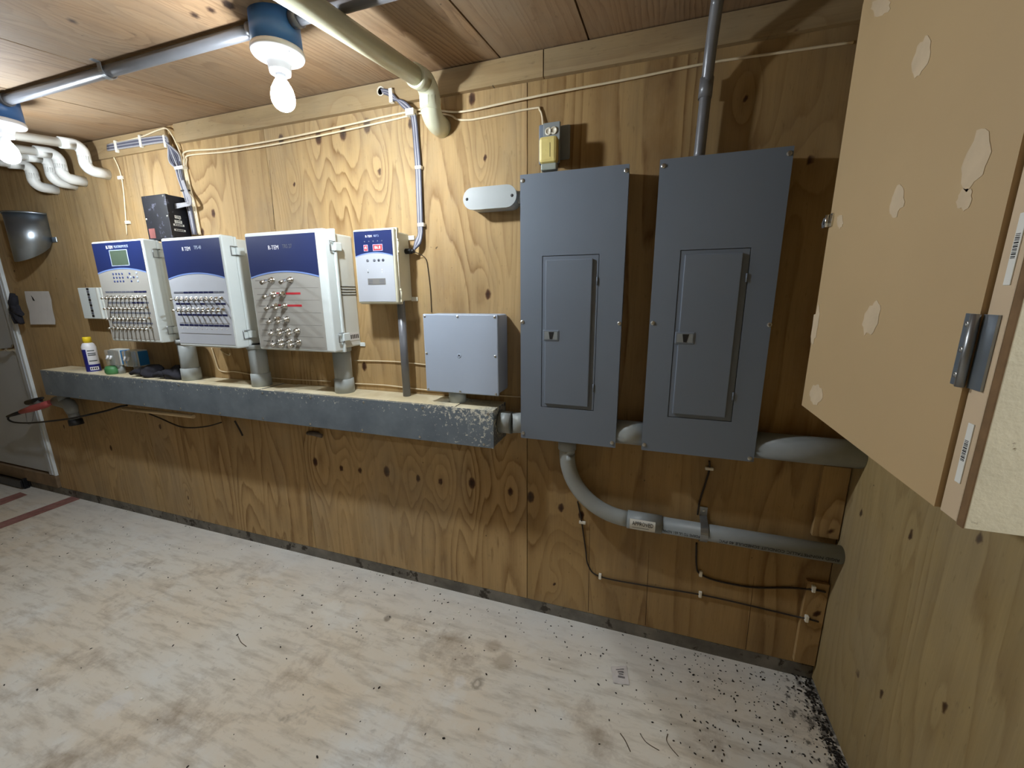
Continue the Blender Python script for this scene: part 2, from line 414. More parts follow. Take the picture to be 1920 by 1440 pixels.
def text_mesh(name, s, size, mat, parent, o, right, up, align='CENTER', fit=None, depth=0.0006):
    """flat lettering lying in the plane of right/up with its centre at o"""
    cu = bpy.data.curves.new(name, 'FONT'); cu.body = s; cu.size = size; cu.align_x = align; cu.align_y = 'CENTER'
    cu.extrude = depth / 2; cu.resolution_u = 2
    tmp = bpy.data.objects.new('tmp_text', cu); C.objects.link(tmp)
    bpy.context.view_layer.update()
    me = bpy.data.meshes.new_from_object(tmp.evaluated_get(bpy.context.evaluated_depsgraph_get()))
    bpy.data.objects.remove(tmp); bpy.data.curves.remove(cu)
    right, up, o = Vector(right).normalized(), Vector(up).normalized(), Vector(o); nrm = right.cross(up)
    xs = [v.co.x for v in me.vertices]; w = max(xs) - min(xs); k = (fit / w) if fit else 1.0
    org = wpos(parent)
    for v in me.vertices: v.co = o + right * (v.co.x * k) + up * v.co.y + nrm * v.co.z - org
    me.materials.clear(); me.materials.append(MATS[mat]); me.name = name
    ob = bpy.data.objects.new(name, me); C.objects.link(ob); ob.parent = parent
    return ob

# ------------------------------------------------------------------ plywood sheets
def sheet(name, mat, parent, o, ua, va, u0, u1, v0, v1, nrm, thick=0.012, step=0.02, knots=(), seed=0, nk=6, flip=False):
    """panel in plane o + u*ua + v*va, grain along v; knots = [(u, v, radius)]"""
    nu = max(2, int((u1 - u0) / step)); nv = max(2, int((v1 - v0) / (step * 1.2)))
    ua, va, nrm, o = Vector(ua), Vector(va), Vector(nrm), Vector(o)
    r = random.Random(seed * 13 + 1)
    ks = [k for k in knots if u0 < k[0] < u1 and v0 < k[1] < v1]
    for _ in range(nk):
        c = (r.uniform(u0, u1), r.uniform(v0, v1), r.uniform(0.005, 0.010))
        if all(abs(c[0] - k[0]) > 0.12 or abs(c[1] - k[1]) > 0.25 for k in ks): ks.append(c)
    U = np.linspace(u0, u1, nu + 1); V = np.linspace(v0, v1, nv + 1)
    gu, gv = np.meshgrid(U, V, indexing='ij'); gu, gv = gu.ravel(), gv.ravel()
    pot = np.zeros_like(gu); core = np.zeros_like(gu)
    for (ku, kv, kr) in ks:
        du, dv = (gu - ku), (gv - kv)
        a = kr * 5.0
        pot += np.exp(-(du / a) ** 2 - (dv / (a * 2.3)) ** 2) * 2.2
        core = np.maximum(core, np.clip(1.25 - np.sqrt((du / kr) ** 2 + (dv / (kr * 1.7)) ** 2) * 0.85, 0, 1))
    pts = np.array(o)[None] + gu[:, None] * np.array(ua)[None] + gv[:, None] * np.array(va)[None]
    nn = len(pts); vs = pts.tolist()
    ix = lambda i, j: i * (nv + 1) + j
    fs = [(ix(i, j), ix(i + 1, j), ix(i + 1, j + 1), ix(i, j + 1)) for i in range(nu) for j in range(nv)]
    back = [o + ua * a + va * b - nrm * thick for a, b in ((u0, v0), (u1, v0), (u1, v1), (u0, v1))]
    cn = [ix(0, 0), ix(nu, 0), ix(nu, nv), ix(0, nv)]
    vs += [b[:] for b in back]; bi = [nn, nn + 1, nn + 2, nn + 3]
    e0 = [ix(i, 0) for i in range(nu + 1)]; e1 = [ix(nu, j) for j in range(nv + 1)]
    e2 = [ix(i, nv) for i in range(nu, -1, -1)]; e3 = [ix(0, j) for j in range(nv, -1, -1)]
    fs += [e0[::-1] + [bi[0], bi[1]], e1[::-1] + [bi[1], bi[2]], e2[::-1] + [bi[2], bi[3]], e3[::-1] + [bi[3], bi[0]], bi[::-1]]
    me = bpy.data.meshes.new(name); org = wpos(parent) if parent else Vector((0, 0, 0))
    me.from_pydata([(Vector(v) - org)[:] for v in vs], [], fs)
    a1 = me.attributes.new('ply', 'FLOAT_VECTOR', 'POINT'); a2 = me.attributes.new('knt', 'FLOAT_VECTOR', 'POINT')
    tot = len(vs); d1 = np.zeros((tot, 3), np.float32); d2 = np.zeros((tot, 3), np.float32)
    d1[:nn, 0] = gu + seed * 3.7; d1[:nn, 1] = gv + seed * 1.9; d1[:, 2] = seed * 0.77
    d2[:nn, 0] = pot; d2[:nn, 1] = core
    bl = [(u0, v0), (u1, v0), (u1, v1), (u0, v1)]
    for t in range(4): d1[nn + t, 0] = bl[t][0] + seed * 3.7; d1[nn + t, 1] = bl[t][1] + seed * 1.9
    a1.data.foreach_set('vector', d1.ravel()); a2.data.foreach_set('vector', d2.ravel())
    me.materials.append(MATS[mat]); me.update()
    bm = bmesh.new(); bm.from_mesh(me); bmesh.ops.recalc_face_normals(bm, faces=bm.faces[:]); bm.to_mesh(me); bm.free()
    ob = bpy.data.objects.new(name, me); C.objects.link(ob)
    if parent: ob.parent = parent
    return ob

# knots seen on the back wall (photo pixel, radius)
KN = [(591, 866, .017), (640, 878, .012), (675, 882, .012), (725, 884, .019), (784, 897, .013), (826, 903, .012), (885, 906, .019),
      (957, 922, .014), (995, 932, .018), (1052, 952, .014), (1090, 966, .014), (527, 262, .016), (597, 259, .018), (643, 250, .019), (688, 236, .019),
      (711, 322, .010), (910, 296, .009), (551, 346, .008), (915, 552, .014), (683, 687, .015), (400, 400, .014), (380, 435, .013), (885, 185, .015),
      (770, 232, .013), (1040, 1095, .006), (845, 640, .006), (300, 800, .012), (208, 840, .014), (120, 800, .01), (1520, 300, .01), (1440, 360, .012), (1555, 960, .014)]
KN = [(P(a, b).x, P(a, b).z, r) for a, b, r in KN]

# ------------------------------------------------------------------ the setting
XL, XR, XR2, YF = -5.3, 0.655, 2.3, -3.1
CURB = 0.058
wb = B(); wb.box(XL - 0.1, XR + 0.12, 0.013, 0.12, 0.0, 2.5)
wall_back = struct('wall_back', wb, 'framing', (-1.7, 0.06, 0))
seams = [-4.035, -2.905, -1.683, -0.4625, XR]
wm = ['ply_wall_left', 'ply_wall', 'ply_wall', 'ply_wall_warm']
g = 0.0016
for i in range(4):
    sheet('plywood_sheet', wm[i], wall_back, (0, 0, 0), (1, 0, 0), (0, 0, 1), seams[i] + g, seams[i + 1] - g, CURB, 2.24,
          (0, -1, 0), knots=KN, seed=i + 1, nk=(5, 3, 1, 3)[i], step=0.0125)
sheet('plywood_sheet', 'ply_wall_left', wall_back, (0, 0, 0), (1, 0, 0), (0, 0, 1), XL, seams[0] - g, 2.03, 2.24, (0, -1, 0), seed=9, step=0.03)
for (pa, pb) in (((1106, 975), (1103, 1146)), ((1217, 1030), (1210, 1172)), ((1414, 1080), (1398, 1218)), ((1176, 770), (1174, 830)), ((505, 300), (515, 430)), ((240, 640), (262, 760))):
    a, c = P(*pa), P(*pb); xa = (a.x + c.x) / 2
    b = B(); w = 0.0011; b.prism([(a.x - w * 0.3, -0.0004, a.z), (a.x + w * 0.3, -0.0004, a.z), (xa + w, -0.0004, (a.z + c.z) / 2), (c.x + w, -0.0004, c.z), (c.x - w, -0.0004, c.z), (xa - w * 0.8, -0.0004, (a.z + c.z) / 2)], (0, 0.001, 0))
    obj('crack_shade_strip', b, 'crack_shade', wall_back)  # dark strip laid on the sheet, painting the shade inside the cracks
sheet('plywood_sheet', 'ply_wall_left', wall_back, (0, 0, 0), (1, 0, 0), (0, 0, 1), XL, -5.004, 0.165, 2.028, (0, -1, 0), seed=10, step=0.03)
# concrete footing that the sheets stand on
cb = B(); cb.box(XL, XR, -0.001, 0.03, 0.0, CURB - 0.002)
struct('baseboard_back', cb, 'curb_concrete', (-2, 0, 0))
fl = B(); fl.box(XL - 0.2, XR2 + 0.2, YF - 0.2, 0.05, -0.1, 0.0)
floor = struct('floor', fl, 'concrete_floor', (0, 0, 0))

# ceiling: plywood sheets nailed under a sloping roof
cl = B(); zz = lambda y: ceil_z(y) + 0.0135
cl.prism([(XL - 0.1, 0.1, zz(0.1)), (XL - 0.1, YF - 0.1, zz(YF - 0.1)), (XL - 0.1, YF - 0.1, zz(YF) + 0.1), (XL - 0.1, 0.1, zz(0.1) + 0.1)], (XR2 - XL + 0.2, 0, 0))
ceiling = struct('ceiling', cl, 'framing', (-1.5, -1.5, ceil_z(-1.5)))
cs = [XL, -4.23, -3.01, -2.266, -1.79, -0.557, -0.25, 0.66, XR2]
sl = Vector((0, -1, -CSL)); L = sl.length
for i in range(len(cs) - 1):
    sheet('plywood_sheet', 'ply_ceiling', ceiling, (0, 0, CZ0), (1, 0, 0), sl, cs[i] + 0.003, cs[i + 1] - 0.003, 0.0, -YF, Vector((0, CSL, -1)).normalized(), seed=20 + i, nk=5, step=0.03,
          knots=[(PZ(px, py, 2.14).x, -PZ(px, py, 2.14).y, .012) for px, py in ((140, 48), (205, 82), (245, 72), (290, 68), (195, 88), (365, 40), (395, 30), (430, 25), (88, 67), (265, 17))])

# right wall, its return, and the walls behind the camera
YE = -1.03
wr = B(); wr.box(XR + 0.013, XR + 0.1, YE + 0.1, 0.0, 0.0, 2.2)
wall_right = struct('wall_right', wr, 'framing', (XR + 0.05, -0.5, 0))
sheet('plywood_sheet', 'ply_right', wall_right, (XR, 0, 0), (0, -1, 0), (0, 0, 1), 0.002, -YE, 0.012, 2.2, (-1, 0, 0), seed=31, nk=0,
      knots=[(-PX(px, py, XR).y, PX(px, py, XR).z, .010) for px, py in ((1615, 962), (1608, 1262), (1770, 1325), (1708, 1003), (1652, 1300), (1838, 1010))], step=0.014)
w3 = B(); w3.box(XR + 0.013, XR2, YE, YE + 0.1, 0, 2.2); struct('wall_return', w3, 'ply_right', (1.4, YE, 0))
w4 = B(); w4.box(XR2, XR2 + 0.1, YF, YE, 0, 2.2); struct('wall_east', w4, 'ply_right', (XR2, -2, 0))
w5 = B(); w5.box(XL - 0.1, XR2 + 0.1, YF - 0.1, YF, 0, 2.1); struct('wall_front', w5, 'ply_right', (-1.5, YF, 0))
w6 = B(); w6.box(XL - 0.1, XL, YF, 0.1, 0, 2.4); struct('wall_left', w6, 'ply_right', (XL, -1.5, 0))

# boards nailed under the ceiling along the wall
def board(name, x0, x1, z0, z1, seed, y1=-0.02):
    o = sheet(name, 'lumber', None, (0, y1, 0), (0, 0, 1), (1, 0, 0), z0, z1, x0, x1, (0, -1, 0), thick=-y1 - 0.0005, seed=seed, nk=1, step=0.02)
    return tag(o, kind='structure')
board('trim_1', -2.215, -0.402, 2.146, 2.226, 41)
board('trim_2', -0.398, XR - 0.003, 2.146, 2.226, 42)
board('trim_3', -2.93, -2.29, 2.135, 2.226, 43, -0.012)
# batten in the corner beside the right wall (two lengths, parted by the conduit)
bt = P(1530, 1100).x
def vboard(name, x0, x1, z0, z1, seed):
    o = sheet(name, 'ply_wall_warm', None, (0, -0.019, 0), (1, 0, 0), (0, 0, 1), x0, x1, z0, z1, (0, -1, 0), thick=0.0185, seed=seed, nk=2, step=0.02)
    return tag(o, kind='structure')
vboard('trim_4', 0.585, XR - 0.004, 0.075, 0.42, 44)
vboard('trim_5', 0.575, XR - 0.004, 0.60, 0.86, 45)

# door in the back wall at the far left
dz0 = 0.16
d1 = B(); d1.box(-5.0, -4.105, -0.004, 0.012, dz0 + 0.006, 2.02, 0.003)
door = struct('door_1', d1, 'door_paint', (-4.55, 0, dz0))
jb_ = B(); jb_.box(-4.10, -4.062, -0.02, 0.012, dz0, 2.03); obj('door_jamb', jb_, 'door_paint', door)
h = B(); hp = P(16, 655, -0.03)
h.lathe((hp.x + 0.02, -0.006, hp.z), [(0.032, 0), (0.032, -0.008), (0.012, -0.014), (0.012, -0.045)], 18, 'Y')
h.tube([(hp.x + 0.03, -0.05, hp.z), (hp.x - 0.10, -0.052, hp.z - 0.004)], [0.011, 0.008], 10)
obj('door_handle', h, 'chrome', door)
t6 = B(); t6.box(-4.062, -4.036, -0.016, 0.0125, dz0 - 0.006, 2.06, 0.003); struct('trim_6', t6, 'trim_white', (-4.05, 0, dz0))
t7 = B(); t7.box(XL, -4.04, -0.018, 0.012, CURB + 0.002, dz0 - 0.008, 0.003); struct('trim_7', t7, 'sill_wood', (-4.6, 0, CURB))

# red painted stripes on the floor
st = B(); a, b_, c_, d_ = PZ(0, 1044), PZ(138, 938), PZ(150, 934), PZ(0, 1066)
def stripe(pa, pb, pc, pd):
    bq = B(); bq.add([(v.x, v.y, 0.0009) for v in (pa, pb, pc, pd)], [(0, 1, 2, 3)]); return bq
a, b_, c_, d_ = PZ(0, 980), PZ(140, 929), PZ(150, 936), PZ(0, 992)
obj('painted_stripe', stripe(a, b_, c_, d_), 'stripe_red', floor)
a, b_, c_, d_ = PZ(0, 936), PZ(38, 923), PZ(52, 928), PZ(0, 948)
obj('painted_stripe', stripe(a, b_, c_, d_), 'stripe_red', floor)

# ------------------------------------------------------------------ lamps
def lamp(x, y, label, name='ceiling_lamp'):
    zt = ceil_z(y)
    r = thing(name, label, 'lamp', (x, y, zt), 'bare bulb ceiling lamps')
    b = B(); b.lathe((x, y, 0), [(0.062, zt - 0.004), (0.064, zt - 0.082)], 32); obj('junction_box', b, 'lamp_box_blue', r)
    b = B(); b.lathe((x, y, 0), [(0.066, zt - 0.082), (0.068, zt - 0.092), (0.064, zt - 0.099), (0.036, zt - 0.102), (0.030, zt - 0.118), (0.028, zt - 0.132), (0.026, zt - 0.140), (0.0, zt - 0.140)], 32)
    hd = obj('lamp_holder', b, 'porcelain', r)
    for s in (-1, 1):
        sb = B(); sb.lathe((x + s * 0.05, y - 0.015 * s, zt - 0.0995), [(0.005, 0.001), (0.005, -0.0015), (0.0, -0.002)], 10); obj('screw', sb, 'zinc', hd)
    z0 = zt - 0.140
    b = B(); b.lathe((x, y, 0), [(0.013, z0 + 0.004), (0.0135, z0 - 0.008), (0.017, z0 - 0.018)], 24); obj('bulb_neck', b, 'porcelain', r)
    b = B(); b.lathe((x, y, 0), [(0.017, z0 - 0.018), (0.0275, z0 - 0.038), (0.0302, z0 - 0.052), (0.0305, z0 - 0.060)], 24); obj('bulb_shoulder', b, 'bulb_shoulder', r)
    prof = [(0.0305, z0 - 0.060)]
    for i in range(1, 9):
        a = math.pi / 2 * i / 8
        prof.append((0.0305 * math.cos(a) if i < 8 else 0.0, z0 - 0.062 - 0.0305 * math.sin(a)))
    b = B(); b.lathe((x, y, 0), prof, 24); obj('bulb', b, 'bulb_glow', r)
    return r
LY = -0.53
lamp(-1.02, LY, 'lit bare bulb in a round blue ceiling box beside the cream pipe')
lamp(-2.40, LY, 'lit bare bulb in a round blue ceiling box beside the four white pipes')
# the cabinet's cream front faces away from both bulbs in view and is still brightly lit: a like bulb hangs on that side, out of frame
lamp(1.20, -1.75, 'unseen lit bare bulb on the ceiling beyond the tan wooden cabinet', 'ceiling_lamp_offscreen')

# conduit along the ceiling between the lamp boxes
cz = ceil_z(LY) - 0.022
def strap_c(x, y, z, r, parent):
    b = B(); pts = arc((x, y, z), r + 0.003, math.pi * 1.05, math.pi * 1.95, 10, (0, 1, 0), (0, 0, 1))
    pts = [Vector((x, y - r - 0.028, z + 0.019)), Vector((x, y - r - 0.004, z + 0.018))] + pts
    for i in range(len(pts) - 1):
        p, q = pts[i], pts[i + 1]; n = (q - p).cross(Vector((1, 0, 0))).normalized() * 0.002
        b.prism([p + Vector((-0.009, 0, 0)), p + Vector((0.009, 0, 0)), q + Vector((0.009, 0, 0)), q + Vector((-0.009, 0, 0))], n)
    return obj('strap', b, 'zinc', parent)
def ceiling_conduit(xa, xb, label):
    r = thing('ceiling_conduit', label, 'conduit', ((xa + xb) / 2, LY, cz - 0.017))
    b = B(); b.tube([(xa, LY, cz), (xb, LY, cz)], 0.0172, 16); obj('pipe', b, 'emt_grey', r)
    for x in (xa, xb):
        s = 1 if x == xa else -1
        b = B(); b.tube([(x, LY, cz), (x + s * 0.022, LY, cz)], 0.0215, 16); obj('connector', b, 'emt_grey', r)
    return r
c1 = ceiling_conduit(-2.34, -1.085, 'grey conduit on the ceiling between the two lit bulbs')
strap_c(P(200, 122, LY).x, LY, cz, 0.0172, c1)
c2 = ceiling_conduit(-0.955, XR - 0.0005, 'grey conduit on the ceiling passing above the cream pipe')
ceiling_conduit(XL + 0.0005, -2.46, 'grey conduit on the ceiling running from the far bulb towards the door')

# cream drain pipe under the ceiling, bending down into the wall
def pipe_drop(name, x, y_far, y_el, z_at, z_low, r, rf, matp, matf, label, group=None, slope=CSL):
    t = thing(name, label, 'pipe', (x, 0.0, z_low), group)
    zc = lambda y: z_at + slope * y
    b = B(); b.tube([(x, y_far, zc(y_far)), (x, y_el - 0.03, zc(y_el - 0.03))], r, 18); obj('pipe', b, matp, t)
    R = rf * 1.25
    ze = zc(y_el - 0.02)
    b = B(); pts = [Vector((x, y_el - 0.055 - R, zc(y_el - 0.055 - R))), Vector((x, y_el - R, ze))] + arc((x, y_el - R, ze - R), R, math.pi / 2, 0, 8, (0, 1, 0), (0, 0, 1)) + [Vector((x, y_el, ze - R - 0.035))]
    b.tube(pts, rf, 18); obj('elbow', b, matf, t)
    b = B(); b.tube([(x, y_el, ze - R - 0.02), (x, y_el, z_low + R + 0.02)], r, 18); obj('riser', b, matp, t)
    b = B(); pts = [Vector((x, y_el, z_low + R + 0.03)), Vector((x, y_el, z_low + R))] + arc((x, y_el + R, z_low + R), R, math.pi, math.pi * 1.5, 8, (0, 1, 0), (0, 0, 1))
    last = pts[-1]
    if last.y < -0.002: pts.append(Vector((x, -0.0005, z_low)))
    b.tube([p for p in pts if p.y <= 0.0005], rf, 18); obj('elbow', b, matf, t)
    return t
bigp = pipe_drop('drain_pipe', -0.80, YF + 0.001, -0.085, 2.163, 2.045, 0.0295, 0.0365, 'pvc_cream', 'pvc_cream', 'thick cream plastic pipe under the ceiling bending into the wall')
lb = B(); vs = []
for i in range(9):
    a = -1.0 + 0.16 * i; vs += [(-0.80 + 0.0372 * math.sin(a), -0.085 - 0.0372 * math.cos(a), zz_) for zz_ in (2.078, 2.112)]
lb.add(vs, [(2 * i, 2 * i + 2, 2 * i + 3, 2 * i + 1) for i in range(8)], True); obj('sticker', lb, 'white_label', bigp)
for i, (px_, zt, zl, lab) in enumerate(((-2.79, 2.185, 2.062, 'white plastic pipe bending into the wall, nearest the bundle of grey cables'),
                                 (-3.0, 2.168, 2.045, 'white plastic pipe bending into the wall, second from the grey cables'),
                                 (-3.09, 2.155, 2.035, 'white plastic pipe bending into the wall, third from the grey cables'),
                                 (-3.265, 2.14, 2.025, 'white plastic pipe bending into the wall, closest to the door'))):
    pipe_drop('small_pipe', px_, YF + 0.001, -0.09, zt, zl, 0.0205, 0.026, 'pvc_white', 'pvc_white', lab, 'four white pipes over the controllers', slope=0.12)

# ------------------------------------------------------------------ wireway (square gutter box) along the wall
GX0, GX1, GZ0, GZ1, GY = -3.54, -0.556, 0.838, 0.990, -0.150
gut = thing('wireway', 'long grey painted metal wireway box with chipped paint under the controllers', 'wireway', ((GX0 + GX1) / 2, 0, GZ0))
b = B(); b.box(GX0, GX1, GY + 0.003, -0.0005, GZ0, GZ1 - 0.002, 0.002); obj('trough', b, 'gutter_paint', gut)
b = B(); b.box(GX0 - 0.002, GX1 + 0.002, GY, GY + 0.0028, GZ0 - 0.004, GZ1 - 0.001, 0.001); obj('front_cover', b, 'gutter_paint', gut)
b = B()
for (xa, xb) in ((GX0, -2.62), (-2.615, -1.75), (-1.66, -0.72)):
    b.box(xa, xb, GY + 0.004, -0.004, GZ1 - 0.0015, GZ1 + 0.0012)
obj('top_cover', b, 'gutter_paint', gut)
sc = B(); sc.lathe((0, 0, 0), [(0.0052, 0.0), (0.0052, -0.0016), (0.003, -0.0028), (0.0, -0.0030)], 10, 'Y')
scr = None
def screw(loc, parent, name='screw', mat='screw_metal', scale=1.0):
    global scr
    if scr is None:
        me = bpy.data.meshes.new('screw_head'); me.from_pydata(sc.v, [], sc.f); me.materials.append(MATS['screw_metal']); me.update(); scr = me
    o = bpy.data.objects.new(name, scr); C.objects.link(o); o.parent = parent
    o.location = Vector(loc) - wpos(parent); o.scale = (scale,) * 3; return o
for i in range(11):
    x = GX0 + 0.06 + i * (GX1 - GX0 - 0.10) / 10
    screw((x, GY, GZ0 + 0.010), gut); screw((x + 0.02, GY, GZ1 - 0.014), gut)

# ------------------------------------------------------------------ controllers
RIGHT, UPV = Vector((1, 0, 0)), Vector((0, 0, 1))
def facer(x0, x1, zb, zt, y):
    """u from left, v from top -> point on the front face"""
    return lambda u, v, dy=0.0: Vector((x0 + (x1 - x0) * u, y - dy, zt + (zb - zt) * v))
def rect(bq, fp, u0, u1, v0, v1, dy, th=0.0008):
    a, c = fp(u0, v0, dy), fp(u1, v1, dy); bq.box(a.x, c.x, a.y, a.y + th, c.z, a.z)
def overlay(parent, fp, vedge, vapex, matg, y_th=0.0012):
    b = B(); rect(b, fp, 0, 1, 0, 1, 0.0014, 0.0013); ov = obj('overlay', b, matg, parent)
    n = 18; arcp = [(i / n, vapex + (vedge - vapex) * ((2 * (i / n) - 1) ** 2)) for i in range(n + 1)]
    pts = [fp(0, 0, 0.0016)] + [fp(u, v, 0.0016) for u, v in arcp] + [fp(1, 0, 0.0016)]
    b = B(); b.prism(pts, (0, -0.0006, 0)); obj('blue_field', b, 'overlay_blue', parent)
    b = B(); up_ = [fp(u, v, 0.0023) for u, v in arcp]; lo = [fp(u, v + 0.012, 0.0023) for u, v in arcp]
    b.prism(up_ + lo[::-1], (0, -0.0003, 0)); obj('arc_line', b, 'overlay_edge', parent)
    return ov
tg = None
def toggle(loc, parent):
    """chrome bat-handle toggle sticking out and down from the panel"""
    global tg
    o = Vector((0, 0, 0))
    if tg is None:
        bb = B(); bb.lathe(o, [(0.0085, 0.0), (0.0085, -0.003), (0.006, -0.003), (0.006, -0.009), (0.0, -0.009)], 10, 'Y')
        bb.tube([(0, -0.008, 0), (0, -0.019, -0.003), (0, -0.032, -0.008)], [0.0030, 0.0040, 0.0050], 8)
        me = bpy.data.meshes.new('toggle'); me.from_pydata([tuple(v) for v in bb.v], [], bb.f); me.polygons.foreach_set('use_smooth', bb.sm)
        me.materials.append(MATS['chrome']); me.update(); tg = me
    t = bpy.data.objects.new('toggle_switch', tg); C.objects.link(t); t.parent = parent; t.location = Vector(loc) - wpos(parent); return t
def enclosure(name, label, x0, x1, z0, z1, dep, lid, lat, rim=0.0, mside='enclosure_side', mlid='enclosure_white', lo=0.004):
    t = thing(name, label, 'controller', ((x0 + x1) / 2, 0, z0), None)
    b = B(); b.box(x0 + lo + 0.004, x1 - lo - 0.004, -(dep - lid), -0.0005, z0 + 0.010, z1 - 0.010, 0.006); body = obj('body', b, mside, t)
    b = B(); b.box(x0, x1, -dep, -(dep - lid) - 0.0015, z0, z1, 0.007)
    b.box(x0 + 0.002 - rim, x1 - 0.002 + rim, -(dep - lid) - 0.003, -(dep - lid) + 0.010, z0 + 0.002 - rim, z1 - 0.002 + rim, 0.003); ld = obj('lid', b, mlid, t)
    for zf in lat:
        z = z0 + (z1 - z0) * zf; ym = -(dep - lid)
        b = B(); b.box(x1 - 0.004, x1 + 0.010, ym - 0.004, ym + 0.034, z - 0.017, z + 0.017, 0.003); la = obj('latch', b, mlid, t)
        b = B(); b.tube([(x1 + 0.004, ym + 0.004, z - 0.019), (x1 + 0.006, ym - 0.030, z - 0.019), (x1 + 0.006, ym - 0.030, z + 0.019), (x1 + 0.004, ym + 0.004, z + 0.019)], 0.0022, 6); obj('wire_bail', b, 'zinc', la)
    return t, body, ld
def dash_row(parent, fp, v, u0, u1, n, mats, h=0.018):
    for i in range(n):
        b = B(); w = (u1 - u0) / n; rect(b, fp, u0 + i * w + w * 0.05, u0 + (i + 1) * w - w * 0.05, v - h / 2, v + h / 2, 0.0024); obj('label_strip', b, mats(i), parent)
def dots(name, parent, fp, lst, r, mat):
    for (u, v) in lst:
        p = fp(u, v, 0.0014); b = B(); b.lathe(p, [(r, 0), (r, -0.0012), (r * 0.7, -0.002), (0, -0.002)], 10, 'Y'); obj(name, b, mat, parent)

# 1: controller with display, forty toggles
t, body, lid = enclosure('ventilation_controller', 'white controller with a display, keypad and four rows of toggle switches', -2.712, -2.324, 1.198, 1.697, 0.18, 0.065, (0.12, 0.87))
fp = facer(-2.704, -2.332, 1.212, 1.688, -0.18); overlay(t, fp, 0.30, 0.255, 'overlay_grey')
b = B(); rect(b, fp, 0.335, 0.705, 0.075, 0.235, 0.0026); obj('display_frame', b, 'lcd_frame', t)
b = B(); rect(b, fp, 0.35, 0.69, 0.082, 0.228, 0.0032); obj('display', b, 'lcd', t)
text_mesh('logo', 'R-TEM', 0.022, 'white_print', t, fp(0.36, 0.048, 0.0026), RIGHT, UPV, fit=0.05)
text_mesh('model_name', 'PLATINUM PLUS', 0.017, 'lcd_frame', t, fp(0.60, 0.046, 0.0026), RIGHT, UPV, fit=0.105)
dots('button', t, fp, [(0.32 + 0.062 * i, 0.315 + 0.038 * j) for i in range(4) for j in range(3)] + [(0.66, 0.315), (0.61, 0.353), (0.73, 0.353), (0.67, 0.392)], 0.0055, 'button_blue')
dots('button', t, fp, [(0.80, 0.313 + 0.04 * j) for j in range(3)] + [(0.67, 0.353)], 0.0058, 'lcd_frame')
for v, mm in ((0.50, lambda i: 'strip_navy' if i > 6 else 'strip_grey'), (0.612, lambda i: 'strip_navy' if i in (6, 7, 8) else 'strip_grey'), (0.718, lambda i: 'strip_grey'), (0.826, lambda i: 'strip_grey')):
    dash_row(t, fp, v, 0.07, 0.93, 10, mm)
for v in (0.552, 0.662, 0.772, 0.872):
    for i in range(10): toggle(fp(0.113 + 0.086 * i, v, 0.0012), t)

# 2: controller with two rows of toggles
t, body, lid = enclosure('ventilation_controller', 'white controller with two rows of toggle switches and an empty blue field', -2.192, -1.806, 1.188, 1.690, 0.18, 0.065, (0.12, 0.87))
fp = facer(-2.184, -1.816, 1.203, 1.677, -0.18); overlay(t, fp, 0.355, 0.305, 'overlay_silver')
text_mesh('logo', 'R TEM', 0.024, 'white_print', t, fp(0.42, 0.085, 0.0026), RIGHT, UPV, fit=0.052)
text_mesh('model_name', 'TPS-40', 0.022, 'lcd_frame', t, fp(0.62, 0.078, 0.0026), RIGHT, UPV, fit=0.045)
for v, mm in ((0.492, lambda i: 'strip_grey' if i in (0, 1, 8, 9) else 'strip_navy'), (0.602, lambda i: 'strip_grey' if i in (3, 4, 6, 7) else 'strip_navy'), (0.71, lambda i: 'strip_navy'), (0.812, lambda i: 'strip_navy')):
    dash_row(t, fp, v, 0.05, 0.95, 10, mm)
for v in (0.548, 0.655):
    for i in range(10): toggle(fp(0.10 + 0.089 * i, v, 0.0012), t)
b = B(); rect(b, fp, 0.06, 0.96, 0.893, 0.897, 0.0024); rect(b, fp, 0.06, 0.96, 0.79, 0.793, 0.0024); obj('print_line', b, 'line_grey', t)
dots('indicator', t, fp, [(0.10 + 0.089 * i, 0.845) for i in range(10)], 0.0022, 'outlet_white')

# 3: switch box with fourteen large toggles and red tape
t, body, lid = enclosure('switch_controller', 'white control box with large toggles and two strips of red tape', -1.668, -1.250, 1.190, 1.686, 0.18, 0.055, (0.12, 0.87), 0.007, lo=0.006)
fp = facer(-1.660, -1.289, 1.202, 1.671, -0.18); overlay(t, fp, 0.355, 0.305, 'overlay_grey')
text_mesh('logo', 'R-TEM', 0.024, 'white_print', t, fp(0.40, 0.105, 0.0026), RIGHT, UPV, fit=0.055)
text_mesh('model_name', 'TRS 27', 0.022, 'strip_grey', t, fp(0.60, 0.10, 0.0026), RIGHT, UPV, fit=0.05)
rows = [(0.385, (0.325, 0.60)), (0.51, (0.33, 0.465)), (0.615, (0.335, 0.47)), (0.733, (0.34, 0.475)), (0.838, (0.345, 0.475, 0.61)), (0.94, (0.345, 0.475, 0.61))]
big = None
for i, (v, us) in enumerate(rows):
    for u in us:
        tt = toggle(fp(u, v, 0.0012), t); tt.scale = (1.6, 1.8, 1.6)
    dots('indicator', t, fp, [(0.20, v)], 0.0035, 'ink')
    b = B(); rect(b, fp, 0.06, 0.165, v - 0.004, v + 0.004, 0.0018); obj('print_text', b, 'line_grey', t)
for v in (0.455, 0.562, 0.672, 0.785, 0.89, 0.985):
    b = B(); rect(b, fp, 0.03, 0.97, v - 0.0015, v + 0.0015, 0.0018); obj('print_line', b, 'line_grey', t)
for v in (0.503, 0.610):
    b = B(); rect(b, fp, 0.36, 0.71, v - 0.009, v + 0.009, 0.0020); obj('red_tape', b, 'red_tape', t)
